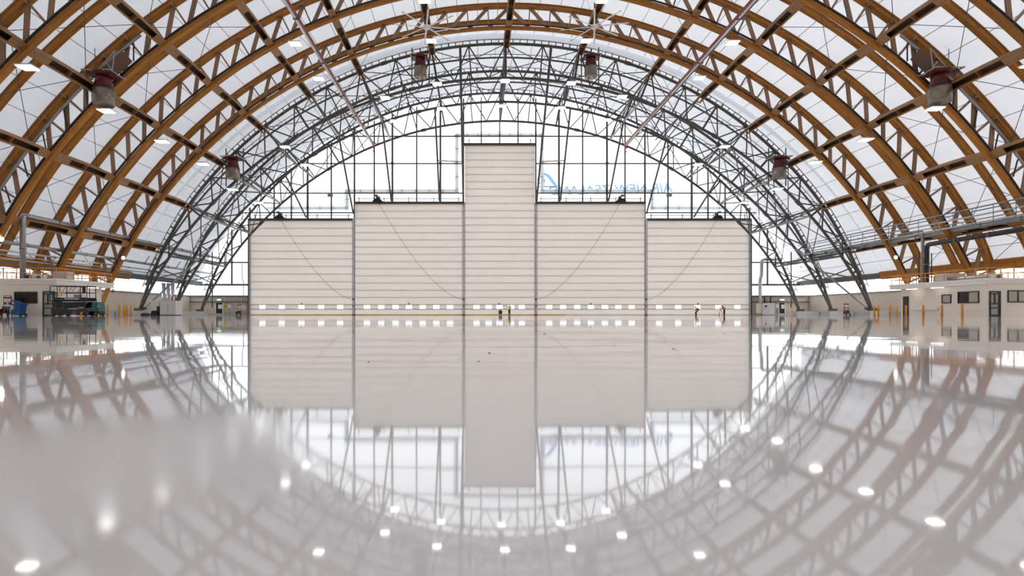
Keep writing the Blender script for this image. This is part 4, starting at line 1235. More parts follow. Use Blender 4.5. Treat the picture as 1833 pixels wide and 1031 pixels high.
# orange guard rails on the office roofs
def guardrail(s, yn, ye, label):
    X = 42.36; T = thing('guardrail', label, 'guardrail', (s * X, yn, 3.42), 'roof guardrails')
    z0, z1, zm = 3.42, 4.36, 3.92
    corners = [(s * 50.8, yn + .08), (s * X, yn + .08), (s * X, ye - .1), (s * 50.6, ye - .1)]
    for (a, b) in zip(corners[:-1], corners[1:]):
        L = math.dist(a, b); n = max(1, round(L / 1.14))
        for i in range(n + 1):
            if i == 0 and a != corners[0]: continue
            u = i / n; x, y = a[0] + (b[0] - a[0]) * u, a[1] + (b[1] - a[1]) * u
            rod('rail_post', (x, y, z0), (x, y, z1), .042, 'orange', T)
        for z, nm in ((z1, 'top_rail'), (zm, 'mid_rail')):
            rod(nm, (a[0], a[1], z), (b[0], b[1], z), .04, 'orange', T)
    # far side of the roof
    a, b = (s * 50.6, ye - .1), (s * 50.6, yn + .08)
    rod('top_rail', (*a, z1), (*b, z1), .03, 'orange', T); rod('mid_rail', (*a, zm), (*b, zm), .03, 'orange', T)
    n = 7
    for i in range(1, n): rod('rail_post', (a[0], a[1] + (b[1] - a[1]) * i / n, z0), (a[0], a[1] + (b[1] - a[1]) * i / n, z1), .042, 'orange', T)
guardrail(-1, 49.7, 57.45, 'orange tube guard rail round the left office roof'); guardrail(1, 49.3, 60.85, 'orange tube guard rail round the right office roof')

# equipment on the office roofs
def ahu(x0, x1, y0, y1, z1, label):
    t = thing('air_handler', label, 'air handler', ((x0 + x1) / 2, y0, 3.12))
    MB().span((x0, y0, 3.2), (x1, y1, z1)).build('casing', 'cabinet', t)
    MB().span((x0 + .05, y0 - .015, 3.3), ((x0 + x1) / 2 - .02, y0, z1 - .08)).build('access_panel', 'cabinet', t)
    MB().span(((x0 + x1) / 2 + .02, y0 - .015, 3.3), (x1 - .05, y0, z1 - .08)).build('access_panel', 'cabinet', t)
    MB().span((x0 + .1, y0 + .1, 3.12), (x1 - .1, y1 - .1, 3.2)).build('base_rail', 'steel', t)
ahu(-44.9, -43.5, 52.6, 53.6, 4.3, 'grey box air handler on the left office roof')
ahu(44.0, 45.9, 55.6, 57.0, 4.35, 'grey box air handler on the right office roof')
def duct_run(label, pts, r):
    t = thing('roof_duct', label, 'duct', pts[0])
    MB().tube(bend(pts, 2.5 * r), r, 12).build('duct', 'galv', t)
    for p in pts: MB().span((p[0] - .08, p[1] - .08, 3.12), (p[0] + .08, p[1] + .08, p[2] - r * .8)).build('duct_foot', 'steel', t)
duct_run('silver duct lying on the left office roof behind the railing', [(-46.9, 51.6, 3.75), (-45.4, 51.6, 3.75), (-44.9, 53.0, 3.75)], .2)
duct_run('long silver duct lying on the right office roof', [(44.3, 55.5, 3.72), (44.3, 53.2, 3.72), (44.0, 50.6, 3.72)], .24)
duct_run('shorter silver duct crossing the right office roof', [(45.6, 55.5, 3.62), (45.2, 52.5, 3.62)], .2)
def fan_unit(x, y, label, r=.3):
    t = thing('condenser_fan', label, 'condenser', (x, y, 3.12), 'roof condensers')
    MB().span((x - r - .12, y, 3.2), (x + r + .12, y + .5, 3.2 + 2 * r + .2)).build('casing', 'white', t)
    MB().lathe((x, y, 3.3 + r), [(r, .0), (r, -.06), (r - .05, -.06)], 18, 'Y', caps=False).build('fan_ring', 'steel_light', t)
    MB().lathe((x, y, 3.3 + r), [(r - .03, -.005), (r - .03, -.02)], 18, 'Y').build('fan_mouth', 'black', t)
    for k in range(3):
        a = k * math.pi / 3
        bar('guard_bar', (x - r * math.cos(a), y - .05, 3.3 + r - r * math.sin(a)), (x + r * math.cos(a), y - .05, 3.3 + r + r * math.sin(a)), .015, .015, 'steel_light', t)
    MB().span((x - r, y + .1, 3.12), (x + r, y + .4, 3.2)).build('base_rail', 'steel', t)
fan_unit(-45.6, 50.7, 'condenser with a round fan on the left office roof, left of two', .26); fan_unit(-44.7, 50.7, 'condenser with a round fan on the left office roof, right of two', .22)
fan_unit(44.0, 50.0, 'white condenser on the right office roof beside the corner', .24)

# ------------------------------------------------------------------ orange bollards
def bollard(x, y, label, h=1.08):
    t = thing('bollard', label, 'bollard', (x, y, 0), 'orange bollards')
    MB().lathe((x, y, 0), [(.095, 0.02), (.095, h - .04), (.07, h), (.02, h + .015)], 14).build('post', 'orange', t)
    MB().lathe((x, y, 0), [(.15, 0), (.15, .02), (.1, .025)], 14).build('base_plate', 'orange', t)
for k, y in enumerate((50.4, 52.6, 54.8, 57.0, 59.2, 60.9, 61.5)):
    bollard(41.0, y, '%s orange bollard along the right office, counted from the viewer' % ORD[k])
bollard(46.0, 64.6, 'lone orange bollard behind the end of the right office')
for k, y in enumerate((53.0, 54.7, 56.5, 57.3, 57.7, 58.4)):
    bollard(-41.0, y, '%s orange bollard along the left office, counted from the viewer' % ORD[k])

# ------------------------------------------------------------------ scissor lift
def scissor_lift(x0, y0):
    T = thing('scissor_lift', 'dark navy scissor lift with a railed platform parked before the left office', 'scissor lift', (x0 + 1.6, y0, 0))
    W = 1.15
    def X(u): return x0 + (u - 120) / 307
    def Z(v): return (940 - v) / 307
    body = MB().prism([(X(150), Z(735)), (X(1010), Z(735)), (X(1115), Z(745)), (X(1115), Z(815)), (X(1000), Z(840)), (X(985), Z(905)), (X(430), Z(905)), (X(150), Z(860))], y0 + .06, y0 + W - .06)
    body.build('chassis', 'lift_body', T)
    for i in range(5):
        z = .74 + .1 * i
        for yy in (y0 + .16, y0 + W - .22):
            bar('scissor_arm', (X(270), yy, z - .02 + .03 * (i % 2)), (X(1040), yy, z + .03 - .03 * (i % 2)), .09, .1, 'black', T)
    MB().span((X(150), y0 + .25, .7), (X(260), y0 + W - .25, 1.3)).build('power_pack', 'lift_body', T)
    MB().span((X(120), y0, Z(555)), (X(1115), y0 + W, Z(530))).build('platform_deck', 'lift_body', T)
    for yy in (y0, y0 + W - .04): MB().span((X(240), yy, Z(545)), (X(1115), yy + .04, Z(455))).build('toe_board', 'lift_body', T)
    for yy in (y0 + .03, y0 + W - .03):
        for u in (130, 320, 930, 1100): rod('rail_post', (X(u), yy, Z(540)), (X(u), yy, Z(150)), .032, 'lift_body', T)
        rod('top_rail', (X(130), yy, Z(150)), (X(1105), yy, Z(162)), .032, 'lift_body', T)
        rod('mid_rail', (X(130), yy, Z(328)), (X(1105), yy, Z(328)), .032, 'lift_body', T)
        for a, b in ((555, 440), (715, 610)): rod('rail_brace', (X(a), yy, Z(155)), (X(b), yy, Z(325)), .02, 'lift_body', T)
    for u in (130, 1100):
        for v in (150, 328): rod('end_rail', (X(u), y0 + .03, Z(v)), (X(u), y0 + W - .03, Z(v)), .03, 'lift_body', T)
    MB().span((X(975), y0 + .05, Z(330)), (X(1055), y0 + .1, Z(180))).build('control_screen', 'black', T)
    for v in (350, 400, 450, 500, 560, 620, 690): rod('ladder_rung', (X(125), y0 + .35, Z(v)), (X(125), y0 + .8, Z(v)), .02, 'lift_body', T)
    for yy in (.35, .8): rod('ladder_side', (X(125), y0 + yy, Z(340)), (X(150), y0 + yy, Z(860)), .025, 'lift_body', T)
    for u, r in ((375, .25), (1048, .21)):
        for yy in (y0, y0 + W - .2):
            w = MB().lathe((X(u), yy, r), [(r * .6, .0), (r * .95, .0), (r, .04), (r, .16), (r * .95, .2), (r * .6, .2)], 22, 'Y').build('wheel', 'tyre', T)
            MB().lathe((X(u), yy - .005, r), [(.02, 0), (r * .5, 0), (r * .5, .03)], 14, 'Y').build('hub', 'black', w)
    for u in (215, 865): MB().span((X(u - 60), y0 + .12, .06), (X(u + 60), y0 + W - .12, .3)).build('pothole_guard', 'black', T)
    cb = MB().span((X(358), y0 - .05, Z(405)), (X(450), y0 + .04, Z(315))).build('control_box', 'yellow', T)
    MB().span((X(385), y0 - .06, Z(390)), (X(425), y0 - .05, Z(345))).build('control_panel', 'paper', cb)
    MB().span((X(455), y0 - .012, Z(440)), (X(530), y0 + .012, Z(338))).build('notice', 'paper', T)
    MB().span((X(365), y0 - .012, Z(447)), (X(430), y0 + .012, Z(412))).build('notice', 'paper', T)
    MB().span((X(975), y0 - .012, Z(445)), (X(1050), y0 + .012, Z(345))).build('notice', 'paper', T)
    MB().span((X(690), y0 + .3, Z(450)), (X(910), y0 + .7, Z(370))).build('tool_crate', 'blind', T)
    M = Matrix.Translation((X(702), y0 - .004, Z(488))) @ Matrix.Rotation(math.pi / 2, 4, 'X')
    text_mesh('lettering', 'accessman', .155, 1.18, 'paper', M, T, extrude=.008)
    MB().span((X(892), y0 - .012, Z(512)), (X(920), y0, Z(466))).build('red_mark', 'red_bright', T)
    MB().span((X(600), y0 + .05, Z(765)), (X(850), y0 + .062, Z(742))).build('plate', 'blind', T)
    MB().span((X(885), y0 + .05, Z(735)), (X(1010), y0 + .062, Z(708))).build('warning_label', 'yellow', T)
    MB().span((X(925), y0 + .048, Z(885)), (X(972), y0 + .062, Z(838))).build('warning_label', 'yellow', T)
    MB().lathe((X(760), y0 + .062, Z(868)), [(.07, 0), (.13, 0), (.13, -.014), (.07, -.014)], 18, 'Y', caps=False).build('red_emblem', 'red_bright', T)
    MB().prism([(X(725), Z(828)), (X(798), Z(828)), (X(760), Z(800))], y0 + .046, y0 + .06).build('red_emblem', 'red_bright', T)
    MB().lathe((X(995), y0 - .2, 0), [(.12, 0), (.1, .02), (.02, .22)], 10).build('wheel_chock', 'orange', T)
scissor_lift(-40.5, 46.6)

# ------------------------------------------------------------------ ride-on floor scrubber
def scrubber(x0, y0):
    T = thing('floor_scrubber', 'teal ride-on floor scrubber parked beside the scissor lift', 'floor scrubber', (x0 + .8, y0, 0))
    W = .95
    def X(u): return x0 + (u - 1140) / 276
    def Z(v): return (940 - v) / 276
    def pr(nm, poly, a, b, mt): return MB().prism([(X(u), Z(v)) for u, v in poly], y0 + a, y0 + b).build(nm, mt, T)
    pr('chassis', [(1140, 815), (1555, 815), (1572, 850), (1572, 900), (1500, 915), (1150, 920)], .05, W - .05, 'black')
    pr('tank', [(1250, 815), (1245, 720), (1330, 660), (1410, 600), (1500, 573), (1535, 580), (1552, 660), (1560, 815)], 0, W, 'teal')
    pr('rear_body', [(1142, 815), (1142, 640), (1165, 615), (1205, 630), (1235, 690), (1245, 815)], .05, W - .05, 'teal')
    pr('seat', [(1225, 690), (1228, 600), (1260, 575), (1330, 575), (1345, 600), (1290, 640), (1262, 690)], .2, W - .2, 'black')
    pr('tank_groove', [(1300, 770), (1555, 755), (1557, 768), (1300, 785)], -.012, .01, 'black')
    for u in (1330, 1410): rod('mast', (X(u), y0 + W / 2, Z(580)), (X(u), y0 + W / 2, Z(515)), .025, 'black', T)
    pr('mast_top', [(1318, 525), (1420, 535), (1420, 515), (1318, 510)], W / 2 - .1, W / 2 + .1, 'black')
    MB().lathe((X(1392), y0 + W / 2, Z(512)), [(.06, 0), (.055, .08), (.02, .11)], 12).build('beacon', 'orange', T)
    MB().lathe((X(1240), y0 - .01, Z(655)), [(.06, 0), (.06, .02)], 10, 'Y').build('orange_cap', 'orange', T)
    for u, r in ((1210, .16), (1500, .15)):
        for yy in (y0 - .02, y0 + W - .12): MB().lathe((X(u), yy, r), [(r * .5, 0), (r, .02), (r, .12), (r * .5, .14)], 18, 'Y').build('wheel', 'black', T)
    pr('brush_skirt', [(1250, 905), (1480, 905), (1480, 932), (1250, 932)], 0, W, 'tyre')
    for v in (690, 905): MB().box((X(1553), y0 + .05, Z(v)), (.08, .12, .14)).build('orange_marker', 'orange', T)
scrubber(-41.15, 51.4)

# ------------------------------------------------------------------ wheelie bin
def bin_(x, y):
    T = thing('wheelie_bin', 'blue wheelie bin with its lid half open beside the left office window', 'bin', (x, y, 0))
    m = MB(); prof = [(-.36, -.32, .08), (.36, .32, .08), (.43, .40, 1.0)]
    b = []
    for (w, d, z) in ((.34, .30, .08), (.42, .38, 1.0)):
        for sx, sy in ((-1, -1), (1, -1), (1, 1), (-1, 1)): m.v.append(Vector((x + sx * w, y + sy * d, z)))
    for i in range(4): m.face((i, (i + 1) % 4, 4 + (i + 1) % 4, 4 + i))
    m.face((3, 2, 1, 0)); m.build('tub', 'blue', T)
    MB().span((x - .5, y - .43, .98), (x + .46, y + .43, 1.05)).build('rim', 'blue', T)
    MB().box((x + .08, y, 1.19), (.98, .84, .045), Matrix.Rotation(rad(22), 4, 'Y')).build('lid', 'blue', T)
    for yy in (-.3, .3): MB().lathe((x + .40, y + yy, .11), [(.03, -.05), (.11, -.04), (.11, .04), (.03, .05)], 14, 'Y').build('wheel', 'black', T)
    MB().span((x - .36, y - .37, .55), (x - .16, y - .345, .78)).build('yellow_sticker', 'yellow', T)
    MB().span((x - .37, y - .385, .76), (x - .17, y - .36, .92)).build('white_sticker', 'paper', T)
    MB().box((x - .1, y, 1.05), (.3, .3, .12)).build('cardboard', 'plank', T)
bin_(-44.8, 48.6)

# ------------------------------------------------------------------ red fire stations on wheels
def fire_station(x, y, label, sc_=1.0):
    T = thing('fire_station', label, 'fire station', (x, y, 0), 'red fire stations')
    k = sc_
    for sx in (-.34, .34): rod('upright', (x + sx * k, y, .25 * k), (x + sx * k, y, 1.8 * k), .03 * k, 'red', T)
    rod('top_bar', (x - .34 * k, y, 1.8 * k), (x + .34 * k, y, 1.8 * k), .03 * k, 'red', T)
    MB().span((x - .34 * k, y - .01, .75 * k), (x + .34 * k, y + .02, 1.7 * k)).build('back_board', 'red', T)
    sg = MB().span((x - .3 * k, y - .03, 1.24 * k), (x + .3 * k, y - .01, 1.56 * k)).build('white_sign', 'paper', T)
    for tx, zz, w in (('FIRE', 1.48, .26), ('STATION', 1.34, .46)):
        text_mesh('lettering', tx, .09 * k, w * k, 'red_bright', Matrix.Translation((x, y - .032, zz * k)) @ Matrix.Rotation(math.pi / 2, 4, 'X'), sg, extrude=.004)
    MB().span((x - .3 * k, y - .03, .85 * k), (x + .3 * k, y - .01, 1.02 * k)).build('lower_sign', 'paper', T)
    for dx in (-.2, 0, .2): MB().span((x + (dx - .07) * k, y - .03, 1.06 * k), (x + (dx + .07) * k, y - .012, 1.2 * k)).build('pictogram', 'red_bright' if dx else 'paper', T)
    MB().span((x - .46 * k, y - .4, .22 * k), (x + .38 * k, y + .05, .3 * k)).build('tray', 'red', T)
    MB().span((x - .46 * k, y - .4, .3 * k), (x - .40 * k, y + .05, .62 * k)).build('tray_side', 'red', T)
    for dx, mt in ((-.25, 'red'), (.02, 'black'), (.25, 'blue')):
        e = MB().lathe((x + dx * k, y - .2, .3 * k), [(.09 * k, 0), (.1 * k, .03), (.1 * k, .36 * k), (.04 * k, .44 * k), (.03 * k, .5 * k)], 14).build('extinguisher', mt, T)
        MB().box((x + dx * k, y - .24, .82 * k), (.05, .14, .05)).build('valve', 'black', e)
    for dx in (-.25, .32): MB().lathe((x + dx * k, y - .35, .12 * k), [(.03, -.04), (.12 * k, -.03), (.12 * k, .03), (.03, .04)], 14, 'Y').build('wheel', 'black', T)
    rod('prop_leg', (x - .46 * k, y - .3, .26 * k), (x - .56 * k, y - .3, .0), .025, 'red', T)
    rod('prop_leg', (x + .36 * k, y, .26 * k), (x + .36 * k, y, .0), .025, 'red', T)
fire_station(-46.05, 48.9, 'red wheeled fire station beside the blue bin on the left')
fire_station(-43.35, 90.6, 'red fire station by the left end of the doors', .98)
fire_station(47.4, 75.6, 'red wheeled fire station before the right side wall', .92)

# ------------------------------------------------------------------ grey plant cabinets at the left steel feet
t = thing('plant_cabinet', 'large pale grey equipment cabinet at the left steel truss feet', 'cabinet', (-44.5, 72, 0))
MB().span((-45.55, 71.6, .08), (-43.5, 73.3, 1.93)).build('casing', 'cabinet', t)
for a, b in ((-45.5, -44.55), (-44.5, -43.55)): MB().span((a, 71.57, .14), (b, 71.6, 1.86)).build('cabinet_door', 'cabinet', t)
for z in (.55, .95, 1.4): MB().lathe((-44.5, 71.55, z), [(.05, 0), (.05, .03)], 10, 'Y').build('latch', 'black', t)
MB().span((-45.45, 71.65, 0), (-43.6, 73.2, .08)).build('base', 'black', t)
t = thing('plant_cabinet', 'narrow pale grey machine with a black base left of the larger cabinet', 'cabinet', (-46.6, 72, 0))
MB().prism([(-46.95, 1.95), (-45.85, 1.95), (-45.85, 1.2), (-46.2, 1.2), (-46.2, .62), (-46.95, .62)], 71.9, 73.0).build('casing', 'cabinet', t)
MB().prism([(-47.1, 0), (-46.05, 0), (-46.2, .62), (-46.85, .62)], 72.0, 72.9).build('base', 'black', t)
MB().span((-46.15, 72.1, .3), (-45.85, 72.8, 1.2)).build('pump', 'black', t)
for k, (x, y) in enumerate(((-48.6, 77.8), (-48.0, 77.9), (-47.3, 77.8))):
    t = thing('vent_riser', 'silver vertical duct behind the grey cabinet, %s from the left' % ORD[k], 'duct', (x, y, 0), 'vertical ducts behind the cabinets')
    MB().tube([(x, y, 0.02), (x, y, 4.6)], .24, 14).build('duct', 'galv', t)
    for z in (1.2, 2.4, 3.6): MB().lathe((x, y, z), [(.27, -.05), (.27, .05)], 14, caps=False).build('duct_band', 'galv', t)
t = thing('hose_reel', 'red hose hoop standing on the large grey cabinet', 'hose', (-44.2, 72.4, 1.93))
MB().tube([(-44.4 , 72.4, 1.94), (-44.4, 72.4, 2.5), (-44.25, 72.4, 2.62), (-44.05, 72.4, 2.62), (-43.95, 72.4, 2.5), (-43.95, 72.4, 1.94)], .07, 8).build('hoop', 'red_bright', t)
for x, y, w, h, lab in ((-47.6, 71.6, .75, .28, 'black equipment bag on the floor beside the left plinth'), (-46.9, 71.0, .6, .22, 'flat black bag on the floor before the narrow machine')):
    t = thing('equipment_bag', lab, 'bag', (x, y, 0))
    MB().prism([(x - w / 2, 0), (x + w / 2, 0), (x + w / 2 - .04, h * .7), (x + w * .25, h), (x - w * .3, h), (x - w / 2 + .04, h * .6)], y - .2, y + .2).build('bag_body', 'black', t)
    MB().tube([(x - .15, y, h - .02), (x - .1, y, h + .09), (x + .1, y, h + .09), (x + .15, y, h - .02)], .018, 6).build('handle', 'black', t)

# ------------------------------------------------------------------ low end wall: exit doors, signs, guard rails, control boxes
def exit_door(x0, x1, hinge, w, n):
    y = END_Y - .06
    t = mk('door_%d' % n, None, None, Matrix.Translation((x0, y, 0)))
    tag(t, 'black emergency exit door in a pale frame at the %s end of the end wall' % w, kind='structure')
    blk('door_leaf', (x0, y - .05, 0), (x1, y, 2.1), 'frame_black', t)
    for a in ((x0 - .12, x0), (x1, x1 + .12)): blk('door_frame', (a[0], y - .1, 0), (a[1], y + .05, 2.22), 'office_white', t)
    blk('door_frame', (x0 - .12, y - .1, 2.1), (x1 + .12, y + .05, 2.22), 'office_white', t)
    blk('door_window', (x0 + .35, y - .07, 1.1), (x1 - .05, y - .05, 1.8), 'paper', t)
    rod('door_handle', (x1 - .1 if hinge < 0 else x0 + .1, y - .12, .95), (x1 - .1 if hinge < 0 else x0 + .1, y - .12, 1.1), .025, 'red_bright', t)
    s = thing('exit_sign', 'green lit exit sign over the door at the %s end' % w, 'exit sign', ((x0 + x1) / 2, y, 2.4), 'exit signs')
    c = (x0 + x1) / 2
    blk('sign_case', (c - .42, y - .1, 2.42), (c + .42, y - .02, 2.76), 'white', s)
    for a, b in ((c - .38, c - .12), (c + .12, c + .38)): blk('green_field', (a, y - .115, 2.45), (b, y - .1, 2.73), 'green_lit', s)
    blk('white_field', (c - .12, y - .115, 2.45), (c + .12, y - .1, 2.73), 'white_lit', s)
    MB().lathe((c + .02, y - .12, 2.68), [(.025, 0), (.02, -.006)], 8, 'Y').build('running_figure', 'green_lit', s)
    rod('sign_hanger', (c, y - .06, 2.76), (c, y - .06, 3.1), .02, 'steel', s)
exit_door(-47.95, -46.85, -1, 'left', 6); exit_door(47.25, 48.2, 1, 'right', 7)
def barrier(x0, x1, y, label):
    t = thing('safety_barrier', label, 'barrier', ((x0 + x1) / 2, y, 0), 'orange safety barriers')
    for x in (x0, (x0 + x1) / 2, x1): rod('barrier_post', (x, y, 0), (x, y, 1.15), .045, 'orange', t)
    for z, nm in ((1.15, 'top_rail'), (.62, 'mid_rail')): rod(nm, (x0, y, z), (x1, y, z), .04, 'orange', t)
barrier(-49.3, -48.2, 90.6, 'orange safety barrier left of the left exit door'); barrier(48.5, 49.9, 90.6, 'orange safety barrier right of the right exit door')
for x, w, mt, lab in ((-46.25, .62, 'yellow', 'yellow warning sign right of the left exit door'), (-45.55, .6, 'sign_blue', 'pale blue notice beside the yellow sign on the left'), (46.15, .42, 'yellow', 'yellow warning sign left of the right exit door'), (46.75, .6, 'sign_blue', 'pale blue notice beside the yellow sign on the right')):
    y = END_Y - .4
    t = thing('notice_board', lab, 'sign', (x, y, 0), 'notices by the exit doors')
    blk('board', (x - w / 2, y, 1.18), (x + w / 2, y + .03, 1.85), mt, t)
    rod('board_post', (x, y + .05, 0), (x, y + .05, 1.8), .03, 'steel', t)
    for z in (1.68, 1.5, 1.36): blk('printed_line', (x - w * .36, y - .006, z - .035), (x + w * .36, y, z + .03), 'black' if mt == 'yellow' else 'paper', t)
t = thing('control_post', 'pale control box on an orange post left of the doors', 'control box', (-42.75, 90.7, 0))
rod('post', (-42.75, 90.7, 0), (-42.75, 90.7, 1.0), .06, 'orange', t)
blk('box', (-43.05, 90.55, .95), (-42.45, 90.75, 1.65), 'cabinet', t)
for dx, z, mt in ((.18, 1.52, 'red_bright'), (-.15, 1.3, 'black'), (.05, 1.2, 'red')): MB().lathe((-42.75 + dx, 90.55, z), [(.05, 0), (.05, -.04), (.02, -.05)], 10, 'Y').build('button', mt, t)
rod('conduit', (-42.75, 90.8, 1.6), (-42.75, 90.8, 5.4), .07, 'steel_light', t); rod('conduit', (-42.75, 90.8, 5.4), (-42.95, 90.8, 6.1), .07, 'steel_light', t); rod('conduit', (-42.95, 90.8, 6.1), (-42.95, 90.8, 8.9), .07, 'steel_light', t)
t = thing('switch_cabinet', 'pale grey two-door switch cabinet right of the doors', 'cabinet', (43.6, 89.6, 0))
MB().span((43.0, 89.3, .05), (44.9, 90.4, 2.0)).build('casing', 'cabinet', t)
for a, b in ((43.05, 43.95), (44.0, 44.85)): MB().span((a, 89.27, .12), (b, 89.3, 1.94)).build('cabinet_door', 'cabinet', t)
MB().span((43.3, 89.25, 1.35), (43.7, 89.27, 1.6)).build('display', 'black', t)
for x, z in ((43.5, 1.15), (43.5, 1.0), (44.4, 1.2)): MB().span((x - .2, 89.255, z - .03), (x + .2, 89.27, z + .03)).build('label_strip', 'blind', t)
MB().span((43.02, 89.4, 0), (44.88, 90.3, .05)).build('base', 'black', t)
MB().span((42.45, 89.6, .3), (42.98, 90.3, 1.95)).build('side_box', 'office', t)
MB().span((42.9, 89.5, 1.95), (43.3, 89.6, 2.02)).build('red_label', 'red_bright', t)
t = thing('air_duct', 'silver duct rising from the switch cabinet and turning right', 'duct', (42.9, 90.6, 2.0))
MB().tube(bend([(42.95, 90.0, 1.96), (42.95, 90.0, 5.9), (43.2, 90.0, 6.6), (43.2, 90.0, 9.2), (46.6, 90.2, 9.2)], .5), .27, 14).build('duct', 'galv', t)
for z in (3.2, 4.6, 7.3): MB().lathe((42.95 if z < 6 else 43.2, 90.0, z), [(.3, -.05), (.3, .05)], 14, caps=False).build('duct_band', 'galv', t)
for x, lab in ((44.4, 'black pipe turning down behind the switch cabinet'), (45.35, 'black pipe dropping to the floor right of the switch cabinet')):
    t = thing('black_pipe', lab, 'pipe', (x, 91.3, 0))
    sgn = -1 if x < 45 else 1
    MB().tube(bend([(x + sgn * .55, 91.3, 3.1), (x, 91.3, 3.1), (x, 91.3, 0.02)], .2), .11, 10).build('pipe', 'pipe_dark', t)
    MB().lathe((x, 91.3, 2.0), [(.14, -.04), (.14, .04)], 12, caps=False).build('collar', 'pipe_dark', t)

# ------------------------------------------------------------------ grit and fluff on the floor
for k, (px, py, r) in enumerate(((876, 632, .006), (1205, 625, .005), (857, 647, .004), (975, 598, .007), (1008, 595, .005), (1297, 596, .006), (1100, 619, .004), (660, 648, .004))):
    y = FPX * CAM.z / (py - VPY); x = (px - VPX) * y / FPX + CAM.x
    m = MB(); random.seed(k)
    m.lathe((x, y, 0), [(r * .6, 0.0002), (r * random.uniform(.9, 1.2), r * .2), (r * .7, r * .45), (r * .1, r * .55)], 9)
    for v in m.v: v.x += random.uniform(-.2, .2) * r; v.y += random.uniform(-.2, .2) * r
    o = m.build('floor_grit', 'concrete')
    tag(o, ('largest speck of floor grit, in the reflection of the tall door', 'speck of floor grit in the outer right door reflection, nearer the viewer',
            'speck of floor grit in the tall door reflection, nearest the viewer', 'speck of floor grit in the inner right door reflection, leftmost of three',
            'speck of floor grit in the inner right door reflection, middle of three', 'speck of floor grit in the outer right door reflection, farther from the viewer',
            'speck of floor grit in the inner right door reflection, rightmost of three', 'speck of floor grit in the inner left door reflection')[k], 'grit', 'grit on the floor')
# ------------------------------------------------------------------ people
def skin_mesh(verts, edges, radii, root, mat, sub=1):
    """grow a continuous surface over a stick figure"""
    me = bpy.data.meshes.new('stick')
    me.from_pydata([Vector(v) for v in verts], edges, [])
    o = bpy.data.objects.new('stick', me); COL.objects.link(o)
    md = o.modifiers.new('skin', 'SKIN'); md.use_smooth_shade = True
    if not me.skin_vertices: me.skin_vertices.new()
    for i, r in enumerate(radii): me.skin_vertices[0].data[i].radius = (r, r) if not isinstance(r, tuple) else r
    for i in range(len(verts)): me.skin_vertices[0].data[i].use_root = (i == root)
    sb = o.modifiers.new('sub', 'SUBSURF'); sb.levels = sub; sb.render_levels = sub
    dg = bpy.context.evaluated_depsgraph_get()
    out = bpy.data.meshes.new_from_object(o.evaluated_get(dg))
    bpy.data.objects.remove(o); bpy.data.meshes.remove(me)
    out.materials.clear(); out.materials.append(MAT[mat])
    for p in out.polygons: p.use_smooth = True
    return out

